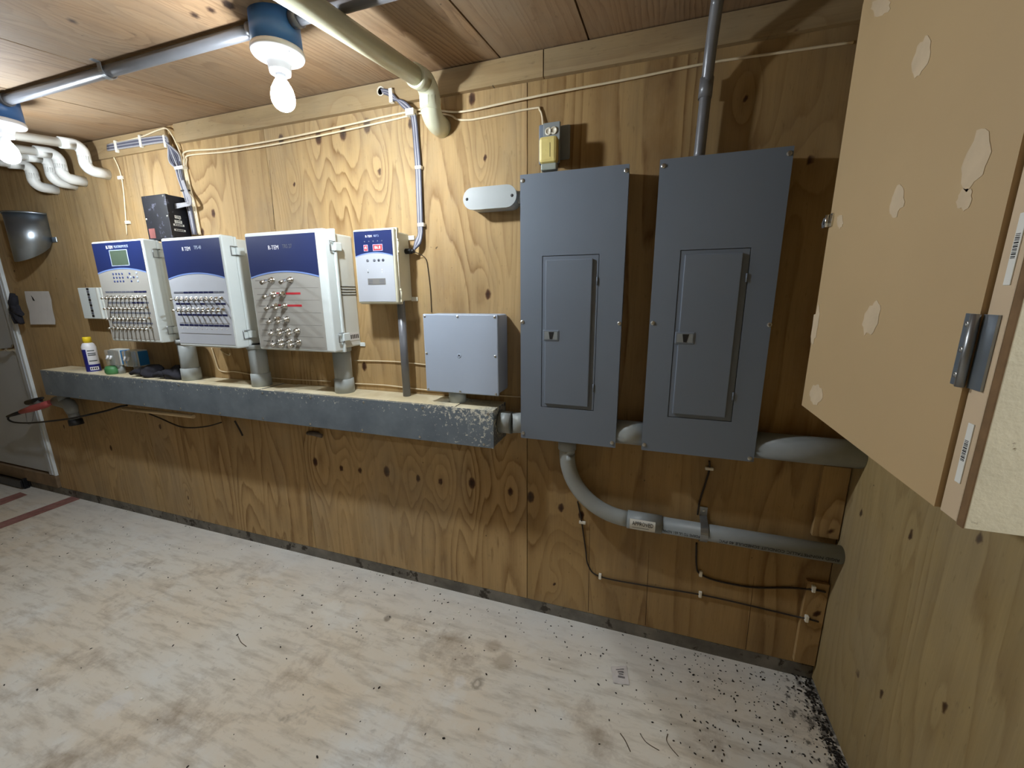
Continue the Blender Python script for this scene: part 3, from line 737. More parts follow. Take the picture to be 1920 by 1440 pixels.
for i in range(4):
    z = 1.462 - i * 0.0115
    b = B(); b.box(-1.2605, -1.2586, -0.098, -0.004, z - 0.0016, z + 0.0016); obj('side_strip', b, 'ink', body)  # row of thin dark strips on the side of the box
b = B(); b.box(-1.2605, -1.2586, -0.070, -0.012, 1.228, 1.262); sg = obj('rating_label', b, 'paper', body)
b = B()
for i in range(5): b.box(-1.2590, -1.2582, -0.066 + i * 0.011, -0.060 + i * 0.011, 1.236, 1.254)
obj('label_print', b, 'ink', body)
b = B(); b.box(-1.264, -1.236, -0.006, -0.0005, 1.196, 1.214, 0.002); obj('mounting_tab', b, 'enclosure_white', t)

# 4: small temperature controller with red figures
t, body, lid = enclosure('temperature_controller', 'small cream controller with glowing red figures on a blue field', -1.158, -0.966, 1.392, 1.681, 0.12, 0.022, (), 0.005, 'enclosure_beige', 'enclosure_beige')
fp = facer(-1.151, -0.974, 1.400, 1.673, -0.12); overlay(t, fp, 0.345, 0.295, 'overlay_silver')
text_mesh('logo', 'R-TEM', 0.012, 'white_print', t, fp(0.40, 0.075, 0.0026), RIGHT, UPV, fit=0.030)
text_mesh('model_name', 'RDT 5', 0.011, 'lcd_frame', t, fp(0.60, 0.073, 0.0026), RIGHT, UPV, fit=0.022)
dots('indicator', t, fp, [(0.28 + 0.115 * i, 0.145) for i in range(5)], 0.0026, 'strip_grey')
for (u0, u1, s) in ((0.255, 0.345, '4'), (0.50, 0.735, '86.8')):
    b = B(); rect(b, fp, u0, u1, 0.195, 0.272, 0.0028); d = obj('digit_display', b, 'led_red', t)
    b = B(); rect(b, fp, u0 - 0.012, u1 + 0.012, 0.188, 0.279, 0.0024); obj('display_rim', b, 'lcd_frame', t)
    text_mesh('digits', s, 0.0165, 'led_digit', t, fp((u0 + u1) / 2, 0.234, 0.0036), RIGHT, UPV, fit=(u1 - u0) * 0.177 * 0.66)
dots('button', t, fp, [(0.32, 0.41), (0.50, 0.41), (0.62, 0.41), (0.735, 0.41)], 0.0062, 'button_grey')
dots('button_cap', t, fp, [(0.62, 0.41), (0.735, 0.41)], 0.0045, 'strip_navy')
dots('indicator', t, fp, [(0.31, 0.545), (0.69, 0.545), (0.69, 0.578)], 0.0024, 'white_print')
dots('indicator', t, fp, [(0.31, 0.578)], 0.0022, 'ink')
b = B(); rect(b, fp, 0.285, 0.76, 0.665, 0.755, 0.0024); obj('info_label', b, 'line_grey', t)
b = B()
for v in (0.685, 0.705, 0.73): rect(b, fp, 0.31, 0.42, v, v + 0.008, 0.0030); rect(b, fp, 0.60, 0.73, v, v + 0.008, 0.0030)
obj('label_print', b, 'strip_grey', t)
for z in (1.615, 1.425):
    b = B(); b.tube([(-0.962, -0.100, z - 0.022), (-0.962, -0.100, z + 0.022)], 0.0045, 8); b.box(-0.968, -0.957, -0.106, -0.094, z + 0.018, z + 0.026); b.box(-0.968, -0.957, -0.106, -0.094, z - 0.026, z - 0.018); obj('hinge', b, 'enclosure_beige', t)
b = B(); b.tube([(-0.964, -0.104, 1.395), (-0.964, -0.104, 1.668)], 0.0022, 6); obj('hinge_pin', b, 'outlet_white', t)
for z in (1.655, 1.408):
    b = B(); b.box(-0.978, -0.946, -0.006, -0.0005, z - 0.009, z + 0.009, 0.002); obj('mounting_tab', b, 'outlet_white', t)
gl = Vector((-0.976, -0.03, 1.600))
b = B(); b.tube([gl, gl + Vector((0.031, 0, 0))], 0.011, 12); b.tube([gl + Vector((0.027, 0, 0)), gl + Vector((0.043, -0.002, 0))], 0.008, 10); obj('cable_gland', b, 'black_plastic', t)

# small white relay box beside the first controller
t = thing('relay_box', 'flat white relay box with a column of dark terminals', 'electrical box', (-3.03, 0, 1.30))
b = B(); b.box(-3.165, -2.90, -0.06, -0.0005, 1.302, 1.478, 0.003); obj('body', b, 'enclosure_white', t)
b = B(); b.box(-2.99, -2.975, -0.068, -0.058, 1.302, 1.478, 0.002); b.box(-2.955, -2.945, -0.066, -0.058, 1.302, 1.478, 0.002); obj('cover_ridge', b, 'enclosure_side', t)
for i in range(11):
    z = 1.470 - i * 0.0152
    b = B(); b.box(-3.080, -3.062, -0.0625, -0.0598, z - 0.006, z + 0.006); obj('terminal', b, 'ink' if i % 2 == 0 else 'strip_grey', t)

# black switch box above the controllers
BX0, BX1, BZ0, BZ1, BD = -2.412, -2.243, 1.700, 1.905, 0.092
t = thing('alarm_box', 'scuffed black metal box with ON and OFF labels above the controllers', 'electrical box', ((BX0 + BX1) / 2, 0, BZ0))
b = B(); b.box(BX0, BX1, -BD, -0.0005, BZ0, BZ1, 0.002); obj('body', b, 'black_metal', t)
b = B(); b.box(BX0 - 0.001, BX1 + 0.0015, -BD - 0.0018, -BD + 0.012, BZ0, BZ1 + 0.001, 0.001); obj('front_cover', b, 'black_metal', t)
b = B(); b.box(BX0 + 0.012, BX0 + 0.055, -BD - 0.003, -BD - 0.0015, BZ0 + 0.01, BZ0 + 0.055); obj('sticker', b, 'label_tan', t)
screw((BX1 - 0.008, -BD - 0.0018, BZ0 + 0.105), t); screw((BX0 + 0.008, -BD - 0.0018, BZ0 + 0.10), t); screw((BX1 - 0.012, -BD - 0.0018, BZ1 - 0.008), t)
def side_label(y0, y1, z0, z1, txt=None, parent=t):
    bb = B(); bb.box(BX1 - 0.0002, BX1 + 0.0008, y0, y1, z0, z1); o = obj('label_plate', bb, 'white_label', parent)
    if txt: text_mesh('label_text', txt, (z1 - z0) * 0.95, 'ink', parent, ((BX1 + 0.0014), (y0 + y1) / 2, (z0 + z1) / 2), (0, 1, 0), UPV, fit=(y1 - y0) * 0.72)
    else:
        q = B()
        for i in range(4): q.box(BX1 + 0.0008, BX1 + 0.0014, y0 + 0.006 + i * (y1 - y0 - 0.012) / 4, y0 + 0.0045 + (i + 1) * (y1 - y0 - 0.012) / 4, (z0 + z1) / 2 - 0.0025, (z0 + z1) / 2 + 0.0025)
        obj('label_print', q, 'ink', parent)
side_label(-0.066, -0.038, 1.800, 1.814, 'ON')
side_label(-0.070, -0.036, 1.778, 1.792, 'OFF')
side_label(-0.078, -0.028, 1.765, 1.774)
side_label(-0.078, -0.026, 1.741, 1.750)
b = B(); b.tube([(BX1, -0.05, 1.796), (BX1 + 0.012, -0.05, 1.797)], 0.003, 8); obj('toggle_switch', b, 'chrome', t)

# grey square junction box
JX0, JX1, JZ0, JZ1, JD = -0.858, -0.541, 1.039, 1.352, 0.120
t = thing('junction_box', 'square blue-grey plastic junction box between the wireway and the panel', 'electrical box', ((JX0 + JX1) / 2, 0, JZ0))
b = B(); b.box(JX0 + 0.004, JX1 - 0.002, -JD + 0.010, -0.0005, JZ0 + 0.006, JZ1 - 0.002, 0.010); obj('body', b, 'box_grey', t)
b = B(); b.box(JX0, JX1, -JD, -JD + 0.012, JZ0, JZ1, 0.004); obj('cover', b, 'box_grey', t)
for (u, v) in ((0.03, 0.03), (0.48, 0.03), (0.96, 0.03), (0.03, 0.5), (0.96, 0.5), (0.03, 0.97), (0.48, 0.97), (0.96, 0.97)):
    screw((JX0 + (JX1 - JX0) * u, -JD, JZ1 + (JZ0 - JZ1) * v), t, scale=0.9)
b = B(); b.lathe(((JX0 + JX1) / 2 - 0.005, -JD, (JZ0 + JZ1) / 2 - 0.004), [(0.009, 0), (0.008, -0.001), (0.004, -0.0015), (0.003, 0.0), (0, 0)], 16, 'Y'); obj('moulding_mark', b, 'box_grey', t)

# conduits standing between the boxes and the wireway
def riser(name, label, x, y, z0, z1, r, mat='pvc_grey', coup=True, group='risers between the controllers and the wireway'):
    t = thing(name, label, 'conduit', (x, y, z0), group)
    b = B(); b.tube([(x, y, z0), (x, y, z1)], r, 20); obj('pipe', b, mat, t)
    if coup:
        b = B(); b.lathe((x, y, z0), [(r + 0.0005, 0.066), (r + 0.004, 0.064), (r + 0.005, 0.0)], 24); obj('coupling', b, mat, t)
        b = B(); b.lathe((x, y, z1), [(r + 0.006, 0.0), (r + 0.005, -0.02), (r + 0.0005, -0.022)], 24); obj('adapter', b, mat, t)
    return t
riser('conduit_riser', 'thick grey conduit under the white controller with the display keypad', P(357, 690, -0.078).x, -0.078, GZ1, 1.208, 0.040)
riser('conduit_riser', 'thick grey conduit under the controller with the empty blue field', P(487, 690, -0.078).x, -0.078, GZ1, 1.1975, 0.040)
riser('conduit_riser', 'thick grey conduit under the control box with red tape', P(644, 700, -0.066).x, -0.066, GZ1, 1.2005, 0.039)
riser('conduit_riser', 'slim steel conduit under the small temperature controller', P(757, 650, -0.05).x, -0.05, GZ1, 1.402, 0.0165, 'emt_grey', False)
riser('conduit_riser', 'short thick grey nipple under the square junction box', P(858, 745, -0.065).x, -0.065, GZ1, 1.045, 0.036, 'pvc_grey', False)
t = thing('conduit_nipple', 'light grey threaded nipple from the wireway end into the first panel', 'conduit', (-0.51, -0.075, 0.88))
zc_ = 0.922
b = B(); b.tube([(GX1 + 0.003, -0.072, zc_), (GX1 + 0.052, -0.072, zc_)], 0.0445, 24); obj('coupling', b, 'pvc_grey', t)
b = B(); b.tube([(GX1 + 0.053, -0.072, zc_), (-0.4535, -0.052, zc_)], 0.0415, 24); obj('pipe', b, 'pvc_grey', t)

# ------------------------------------------------------------------ breaker panels
def panel(label, x0, x1, z0, z1, door, latch, screws):
    t = thing('breaker_panel', label, 'breaker panel', ((x0 + x1) / 2, 0, z0), None)
    yf = -0.100
    b = B(); b.box(x0 + 0.004, x1 - 0.004, yf + 0.014, -0.0005, z0 + 0.004, z1 - 0.004, 0.002); obj('box', b, 'panel_edge', t)
    (dx0, dx1, dz0, dz1) = door
    b = B(); th = 0.0035
    b.box(x0, dx0, yf, yf + th, z0, z1); b.box(dx1, x1, yf, yf + th, z0, z1)
    b.box(dx0, dx1, yf, yf + th, z0, dz0); b.box(dx0, dx1, yf, yf + th, dz1, z1)
    yr = yf + th + 0.0001; b.box(x0, x0 + 0.0045, yr, yf + 0.016, z0 + 0.0046, z1 - 0.0046); b.box(x1 - 0.0045, x1, yr, yf + 0.016, z0 + 0.0046, z1 - 0.0046); b.box(x0, x1, yr, yf + 0.016, z0, z0 + 0.0045); b.box(x0, x1, yr, yf + 0.016, z1 - 0.0045, z1)
    cv = obj('cover', b, 'panel_grey', t)
    g = 0.0022
    b = B(); b.box(dx0 + g, dx1 - g, yf + 0.0014, yf + 0.003, dz0 + g, dz1 - g)
    ins = 0.014
    bm = B(); dr = obj('door', b.box(dx0 + ins, dx1 - ins - 0.006, yf - 0.0065, yf + 0.002, dz0 + ins, dz1 - ins, 0.003), 'panel_grey', t)
    lx, lz = latch
    b = B(); b.box(lx - 0.030, lx + 0.030, yf - 0.0085, yf + 0.001, lz - 0.020, lz + 0.020, 0.003); la = obj('latch', b, 'panel_edge', t)
    b = B(); b.box(lx - 0.024, lx + 0.024, yf - 0.0095, yf - 0.008, lz - 0.014, lz + 0.014); obj('latch_plate', b, 'pvc_grey_dark', la)
    b = B(); b.prism([(lx - 0.008, yf - 0.0100, lz + 0.013), (lx + 0.012, yf - 0.0100, lz + 0.013), (lx + 0.006, yf - 0.0100, lz - 0.013), (lx - 0.004, yf - 0.0100, lz - 0.013)], (0, 0.001, 0)); obj('latch_slot', b, 'ink', la)
    for zf in (0.16, 0.84):
        z = dz0 + (dz1 - dz0) * zf
        b = B(); b.tube([(dx1 - 0.004, yf - 0.001, z - 0.013), (dx1 - 0.004, yf - 0.001, z + 0.013)], 0.0030, 8); obj('hinge', b, 'panel_edge', t)
    for (sx, sz) in screws:
        screw((x0 + (x1 - x0) * sx, yf, z0 + (z1 - z0) * sz), t, scale=1.35)
    return t
def prect(tl, tr, br, bl, Y):
    a = [P(*q, Y) for q in (tl, tr, br, bl)]
    return ((a[0].x + a[3].x) / 2, (a[1].x + a[2].x) / 2, (a[2].z + a[3].z) / 2, (a[0].z + a[1].z) / 2)
x0, x1, z0, z1 = prect((976, 325), (1182, 310), (1152, 838), (976, 822), -0.1)
lt = P(1033, 629, -0.107)
panel('tall grey breaker panel next to the square junction box', x0, x1, z0, z1, prect((1018, 480), (1125, 476), (1112, 770), (1013, 763), -0.1), (lt.x, lt.z),
      ((0.025, 0.98), (0.975, 0.98), (0.02, 0.475), (0.98, 0.475), (0.025, 0.022), (0.965, 0.02)))
x0, x1, z0, z1 = prect((1237, 295), (1487, 278), (1415, 865), (1203, 845), -0.1)
PN2 = (x0, x1, z0, z1)
lt = P(1284, 634, -0.107)
panel('tall grey breaker panel beside the tan wooden cabinet', x0, x1, z0, z1, prect((1274, 470), (1410, 463), (1371, 790), (1253, 783), -0.1), (lt.x, lt.z),
      ((0.03, 0.98), (0.97, 0.98), (0.03, 0.475), (0.985, 0.475), (0.025, 0.022), (0.965, 0.012)))
# conduits behind and below the panels
b = B(); b.tube([(-0.103, -0.052, zc_), (0.002, -0.052, zc_)], 0.044, 24)
one('conduit_nipple', b, 'pvc_grey', 'short thick grey conduit bridging the two breaker panels', 'conduit', (-0.05, -0.052, zc_ - 0.044))
b = B(); b.tube([(PN2[1] - 0.004, -0.052, zc_), (XR - 0.001, -0.052, zc_)], 0.0445, 24)
one('wall_conduit', b, 'pvc_grey_dark', 'thick grey conduit from the second panel into the right wall', 'conduit', (0.5, -0.052, zc_ - 0.0445))

# big swept conduit below the first panel
r = 0.0305; yb = -0.046; xv = -0.284; zh = 0.566; R = 0.245
t = thing('swept_conduit', 'grey plastic conduit sweeping from the first panel to the right wall', 'conduit', (0.1, yb, zh - r))
pts = [Vector((xv, yb, 0.835)), Vector((xv, yb, zh + R))] + arc((xv + R, yb, zh + R), R, math.pi, math.pi * 1.5, 16, (1, 0, 0), (0, 0, 1))
b = B(); b.tube(pts, r, 22); obj('bend', b, 'pvc_grey', t)
b = B(); b.tube([(xv, yb, 0.828), (xv, yb, 0.8755)], r + 0.005, 22); obj('adapter', b, 'pvc_grey_dark', t)
b = B(); b.tube([(xv + R - 0.002, yb, zh), (xv + R + 0.125, yb, zh - 0.0015)], r + 0.004, 22); obj('coupling', b, 'pvc_grey_dark', t)
b = B(); b.tube([(xv + R + 0.10, yb, zh - 0.001), (XR - 0.001, yb, zh - 0.006)], r, 22); obj('pipe', b, 'pvc_grey_dark', t)
def wrap(name, mat, x0, x1, a0, a1, rr, zc):
    q = B(); n = 8; vs = []
    for i in range(n + 1):
        a = a0 + (a1 - a0) * i / n
        vs += [(x0, yb - rr * math.cos(a), zc + rr * math.sin(a)), (x1, yb - rr * math.cos(a), zc + rr * math.sin(a))]
    q.add(vs, [(2 * i, 2 * i + 1, 2 * i + 3, 2 * i + 2) for i in range(n)], True); return obj(name, q, mat, t)
wrap('approval_sticker', 'white_label', -0.030, 0.062, -0.75, 0.62, r + 0.0046, zh)
text_mesh('sticker_text', 'APPROVED', 0.024, 'ink', t, (0.017, yb - r - 0.0052, zh + 0.006), RIGHT, UPV, fit=0.076)
b = B(); b.box(-0.020, 0.040, yb - r - 0.0050, yb - r - 0.0046, zh - 0.011, zh - 0.0095); obj('sticker_line', b, 'ink_faint', t)
text_mesh('pipe_print', 'CONFORMS TO UL 651 NEMA TC2', 0.016, 'ink', t, (0.155, yb - r - 0.0008, zh - 0.007), (-1, 0, 0), (0, 0.12, -1), fit=0.175)
text_mesh('pipe_print', 'RIGID NONMETALLIC CONDUIT SCHEDULE 40 PVC', 0.016, 'ink', t, (0.46, yb - r - 0.0008, zh - 0.010), (-1, 0, 0), (0, 0.12, -1), fit=0.36)
sx = P(1322, 985, -0.07).x
b = B()
pts = arc((sx, yb, zh - 0.003), r + 0.0025, math.pi * 0.5, math.pi * 1.5, 14, (0, 1, 0), (0, 0, 1))
pts = [Vector((sx, -0.003, zh + r + 0.045)), Vector((sx, -0.003, zh + r + 0.008))] + pts + [Vector((sx, -0.003, zh - r - 0.010))]
for i in range(len(pts) - 1):
    p, q = pts[i], pts[i + 1]; n = (q - p).cross(Vector((1, 0, 0))).normalized() * 0.0022
    b.prism([p + Vector((-0.013, 0, 0)), p + Vector((0.013, 0, 0)), q + Vector((0.013, 0, 0)), q + Vector((-0.013, 0, 0))], n)
sp_ = obj('strap', b, 'zinc', t); screw((sx, -0.0055, zh + r + 0.03), sp_)

# conduit above the second panel
t = thing('vertical_conduit', 'slim grey conduit rising from the second panel to the ceiling', 'conduit', (0.112, -0.035, PN2[3]))
b = B(); b.tube([(0.108, -0.042, PN2[3] - 0.004), (0.112, -0.044, 2.02), (0.1125, -0.052, 2.07), (0.113, -0.085, 2.13), (0.114, -0.15, ceil_z(-0.15) - 0.012)], 0.0165, 16, smooth_path=5); obj('pipe', b, 'emt_grey', t)
b = B(); b.tube([(0.1105, -0.042, 2.00), (0.112, -0.042, 2.055)], 0.0195, 16); obj('coupling', b, 'emt_grey', t)

# oval conduit body left of the first panel
t = thing('oval_conduit_fitting', 'oval light grey conduit body with two screws beside the panel', 'conduit fitting', (-0.58, 0, 1.74))
def stadium(xa, xb, zc, hh, y, n=10):
    pts = [Vector((xb - hh + hh * math.sin(math.pi * i / n), y, zc + hh * math.cos(math.pi * i / n))) for i in range(n + 1)]
    pts += [Vector((xa + hh - hh * math.sin(math.pi * i / n), y, zc - hh * math.cos(math.pi * i / n))) for i in range(n + 1)]
    return pts
z_l = 1.768
b = B(); b.prism(stadium(-0.684, -0.484, z_l, 0.036, -0.0685), (0, 0.068, 0)); obj('body', b, 'pvc_grey', t)
b = B(); b.prism(stadium(-0.688, -0.480, z_l, 0.038, -0.0745), (0, 0.0058, 0)); obj('cover', b, 'pvc_grey', t)
for x in (-0.672, -0.497):
    b = B(); b.lathe((x, -0.0746, z_l), [(0.0055, 0), (0.005, -0.0008), (0, -0.0008)], 12, 'Y'); obj('screw', b, 'ink', t)
b = B(); b.tube([(-0.486, -0.036, z_l), (-0.4535, -0.036, z_l)], 0.021, 16); obj('connector', b, 'pvc_grey', t)

# outlet box and timer over the first panel
t = thing('outlet_box', 'grey metal outlet box with a white receptacle above the first panel', 'outlet', (-0.36, 0, 1.85))
b = B(); b.box(-0.408, -0.345, -0.045, -0.0005, 1.868, 1.992, 0.004); obj('box', b, 'panel_edge', t)
b = B(); b.box(-0.389, -0.331, -0.058, -0.0455, 1.865, 1.990, 0.002); obj('cover', b, 'pvc_grey_dark', t)
b = B(); b.box(-0.344, -0.306, -0.012, -0.0005, 1.885, 1.994, 0.008); obj('bracket', b, 'pvc_grey_dark', t)
for (x, z) in ((-0.370, 1.962), (-0.352, 1.963)):
    b = B(); b.lathe((x, -0.0585, z), [(0.0125, 0), (0.012, -0.003), (0.008, -0.003), (0.007, -0.001), (0, -0.001)], 16, 'Y'); obj('receptacle', b, 'outlet_white', t)
t = thing('plug_timer', 'yellowed square plug-in timer hanging on the outlet box', 'timer', (-0.365, -0.06, 1.835))
b = B(); b.box(-0.394, -0.332, -0.098, -0.062, 1.856, 1.937, 0.010); obj('case', b, 'timer_yellow', t)
b = B(); b.box(-0.388, -0.334, -0.092, -0.062, 1.834, 1.8555, 0.004); obj('base', b, 'timer_base', t)
b = B(); b.box(-0.3555, -0.3545, -0.0986, -0.0975, 1.872, 1.915); obj('print_mark', b, 'ink', t)
b = B(); b.tube([(-0.386, -0.075, 1.845), (-0.395, -0.06, 1.832), (-0.405, -0.05, 1.829)], 0.002, 6); obj('cord', b, 'cable_tan', t)

# ------------------------------------------------------------------ cables
def cable(name, pts, r, mat, label, seg=6, group=None, k=6):
    b = B(); b.tube(pts, r, seg, smooth_path=k); p = pts[0]
    return one(name, b, mat, label, 'cable', (p[0], p[1], p[2]), group)
y_ = -0.006; yc = -0.027
cable('cable', [P(373.5, 440, y_), P(364.5, 390, y_), P(356.5, 360, y_), P(351, 335, y_), P(346.5, 315, y_), P(345.5, 298, y_), P(350, 284, -0.010), P(420, 278, -0.02), P(520, 262, -0.02), P(640, 237, -0.018), P(730, 217, y_), P(785, 206, y_), P(800, 205, y_), P(828, 208, y_), P(870, 209, -0.012), P(960, 190, -0.02), P(1050, 172, -0.02), P(1170, 150, -0.012), P(1330, 118, y_), P(1440, 102, y_), P(1600, 79, y_)], 0.0038, 'cable_tan',
      'upper thin tan cable running along the wall top to the right corner')
cable('cable', [P(376, 440, y_), P(367, 390, y_), P(359, 360, y_), P(353.5, 335, y_), P(349.5, 315, y_), P(350, 300, y_), P(356, 291, -0.010), P(430, 284, -0.016), P(520, 270, -0.016), P(640, 246, -0.014), P(730, 226, y_), P(785, 213, y_), P(808, 212, y_), P(828, 213.5, y_), P(846, 217, y_), P(858, 224, y_), P(878, 225, y_), P(900, 222, y_), P(1000, 203, y_), P(1012, 206, y_), P(1017, 220, y_), P(1018, 240, -0.012)], 0.0036, 'cable_tan',
      'lower thin tan cable running along the wall top to the outlet box')
cable('cable', [P(205, 270, -0.016), P(260, 258, -0.016), P(296, 244, -0.016), P(312, 241, -0.016), P(322, 252, -0.018), P(333, 274, -0.012), P(341, 298, y_), P(344, 315, y_), P(348.5, 335, y_), P(354, 360, y_), P(362, 390, y_), P(371, 438, y_)], 0.0036, 'cable_tan', 'thin tan cable curving over the grey bundle beneath the ceiling')
# flat run of grey cables on the board, then hanging to the black box
t = thing('cable_bundle', 'bundle of grey cables clipped under the ceiling and dropping behind the black box', 'cable bundle', P(330, 330, -0.01))
for i in range(7):
    o_ = (i - 3)
    dy_ = -0.010 if i % 2 else 0.0
    b = B(); b.tube([P(202, 277 + o_ * 1.6, -0.017), P(255, 268 + o_ * 1.9, -0.018), P(305, 261 + o_ * 1.7, -0.020), P(315, 268 + o_ * 0.8, -0.022), P(326 + o_ * 3.0, 295 - o_ * 1.8, -0.016), P(334 + o_ * 1.9, 315, -0.009 + dy_), P(339 + o_ * 1.5, 335, -0.007 + dy_), P(347 + o_ * 1.2, 360, -0.007 + dy_), P(355 + o_ * 1.2, 390, -0.007 + dy_), P(365 + o_ * 1.2, 440, -0.007 + dy_)], 0.0047, 6, smooth_path=5)
    obj('cable', b, 'cable_grey' if i % 3 else 'cable_light', t)
for i in range(4):
    b = B(); o_ = i - 1.5
    b.tube([P(342 + o_ * 1.5, 338, -0.022), P(350 + o_ * 1.5, 360, -0.026), P(356 + o_ * 1.5, 372, -0.032), P(356 + o_, 382 + o_ * 1.5, -0.042), P(346, 384 + o_ * 2.0, -0.052), (BX1 - 0.002, -0.056, 1.866 - 0.0065 * i)], 0.0032, 6, smooth_path=5); obj('cable', b, 'cable_light', t)
for (pa, pb) in (((332, 311), (341, 314)),):
    a = P(334.5, 314, -0.025); b = B(); b.box(a.x - 0.030, a.x + 0.030, -0.0265, -0.001, a.z - 0.007, a.z + 0.007, 0.002); obj('clip', b, 'clip_white', t)
a = P(346, 357, -0.02); b = B(); b.box(a.x - 0.024, a.x + 0.024, -0.024, -0.001, a.z - 0.003, a.z + 0.003, 0.001); obj('tie', b, 'black_plastic', t)
for px, py in ((262, 262), (216, 272), (308, 262)):
    a = P(px, py, -0.024); b = B(); b.box(a.x - 0.007, a.x + 0.007, -0.027, -0.0125, a.z - 0.034, a.z + 0.022, 0.003); obj('clip', b, 'clip_white', t)
# bundle down to the temperature controller
t = thing('cable_bundle', 'bundle of grey cables from a hole under the ceiling to the small temperature controller', 'cable bundle', P(782, 300, -0.01))
for i in range(6):
    o_ = i - 2.5
    b = B(); b.tube([P(716 + o_ * 0.6, 171 + o_ * 1.4, -0.016), P(728, 174 + o_ * 1.5, -0.030), P(737, 182 + o_ * 1.8, -0.032), P(755 + o_ * 0.7, 194 - o_ * 1.5, -0.030), P(772 + o_ * 1.3, 211 - o_ * 0.8, -0.026), P(777 + o_ * 1.4, 228, -0.014), P(780 + o_ * 1.4, 262, -0.010), P(784 + o_ * 1.5, 312, -0.010), P(786 + o_ * 1.5, 365, -0.010), P(788 + o_ * 1.4, 421, -0.012), P(788 + o_ * 1.2, 440, -0.016), P(783 + o_ * 1.5, 455 + o_ * 0.8, -0.026), (gl.x + 0.040, gl.y, gl.z + 0.002 + o_ * 0.0015)], 0.0046, 6, smooth_path=5)
    obj('cable', b, 'cable_light' if i in (1, 4) else 'cable_grey', t)
for px, py, w, hh in ((737, 182, 0.008, 0.024), (772, 212, 0.018, 0.011), (783, 313, 0.014, 0.006), (788, 421, 0.014, 0.007)):
    a = P(px, py, -0.02); b = B(); b.box(a.x - w, a.x + w, -0.038 if py < 215 else -0.019, -0.021 if py < 190 else (-0.0105 if py < 215 else -0.001), a.z - hh, a.z + hh, 0.002); obj('clip', b, 'clip_white', t)
a = P(714, 171, -0.021); b = B(); b.lathe((a.x, -0.0205, a.z), [(0.013, 0.0), (0.017, 0.0), (0.017, -0.003), (0.013, -0.003), (0.013, 0.0)], 18, 'Y'); obj('grommet', b, 'outlet_white', t)
cable('cable', [(gl.x + 0.042, gl.y, gl.z - 0.004), P(790, 478, -0.015), P(799, 487, y_), P(803, 510, -0.004), P(807, 545, -0.004), P(809, 586, -0.004)], 0.0015, 'cable_dark', 'hair-thin brown wire from the temperature controller to the square box', 5)
t = cable('cable', [P(207, 285, -0.008), P(216, 300, -0.006), P(226, 325, -0.005), P(232, 360, -0.004), P(238, 440, -0.004)], 0.0032, 'cable_tan', 'short tan cable hanging from the ceiling board above the display controller')
def clip(px, py, label, w=0.012, hh=0.006, Y=-0.008, group='white cable clips'):
    a = P(px, py, Y); b = B(); w *= 1.4; hh *= 1.35; b.box(a.x - w, a.x + w, Y - 0.004, -0.0005, a.z - hh, a.z + hh, 0.002)
    return one('cable_clip', b, 'clip_white', label, 'clip', (a.x, -0.0005, a.z), group)
clip(225, 333, 'white clip on the short tan cable above the display controller')
clip(239, 417, 'white clip at the low end of the short tan cable')
# thin cables behind / under the controllers
cable('cable', [P(397, 652, y_), P(404, 675, y_), P(410, 692, y_), P(420, 697, y_), P(440, 697, y_), P(470, 702, y_)], 0.003, 'cable_tan', 'tan wire loop hanging below the controller with the empty blue field')
cable('cable', [P(413, 655, y_), P(420, 662, y_), P(430, 666, y_), P(431, 662, y_)], 0.0026, 'cable_tan', 'small curl of tan wire beside the middle conduit')
cable('cable', [P(500, 708, y_), P(560, 712, y_), P(620, 715, y_)], 0.0022, 'cable_tan', 'thin tan wire lying along the wall between two thick risers')
cable('cable', [P(665, 676, y_), P(740, 678, y_), P(800, 684, y_)], 0.0026, 'cable_tan', 'thin tan wire crossing the wall behind the slim steel riser')
cable('cable', [P(660, 719, y_), P(720, 722, y_), P(800, 731, y_), P(940, 742, y_), P(976, 744, y_)], 0.0026, 'cable_tan', 'thin tan wire passing under the square junction box')
# dark cables low on the wall, right
cable('cable', [P(1330, 864, y_), P(1330, 880, y_), P(1323, 905, y_), P(1312, 940, y_), P(1308, 965, -0.008)], 0.0035, 'cable_dark', 'dark cable dropping from the second panel to the swept conduit', 6)
cable('cable', [P(1306, 1018, y_), P(1306, 1060, y_), P(1313, 1076, y_), P(1345, 1089, y_), P(1410, 1101, y_), P(1480, 1102, y_), P(1526, 1106, -0.024), P(1548, 1110, -0.024)], 0.0035, 'cable_dark', 'dark cable below the swept conduit running to the corner batten', 6)
cable('cable', [P(1083, 940, y_), P(1090, 975, y_), P(1098, 1030, y_), P(1103, 1060, y_), P(1125, 1081, y_), P(1210, 1098, y_), P(1313, 1115, y_), P(1400, 1134, y_), P(1480, 1153, y_), P(1513, 1160, -0.024), P(1535, 1166, -0.024)], 0.003, 'cable_dark', 'long thin dark cable stapled low along the wall to the corner', 6)
for px, py, w, hh, yy_, lab in ((1330, 879, .010, .004, -.008, 'white clip under the second breaker panel'), (1092, 980, .010, .004, -.008, 'white clip under the bend of the swept conduit'),
                      (1125, 1081, .004, .009, -.008, 'white clip low on the wall left of the floor packet'), (1314, 1076, .004, .009, -.008, 'white clip on the dark cable just below the pipe strap'),
                      (1313, 1115, .004, .009, -.008, 'white clip on the low thin cable below the pipe strap'), (1526, 1105, .004, .009, -.028, 'upper white clip on the corner batten'),
                      (1513, 1161, .004, .009, -.028, 'lower white clip on the corner batten')):
    clip(px, py, lab, w, hh, yy_)

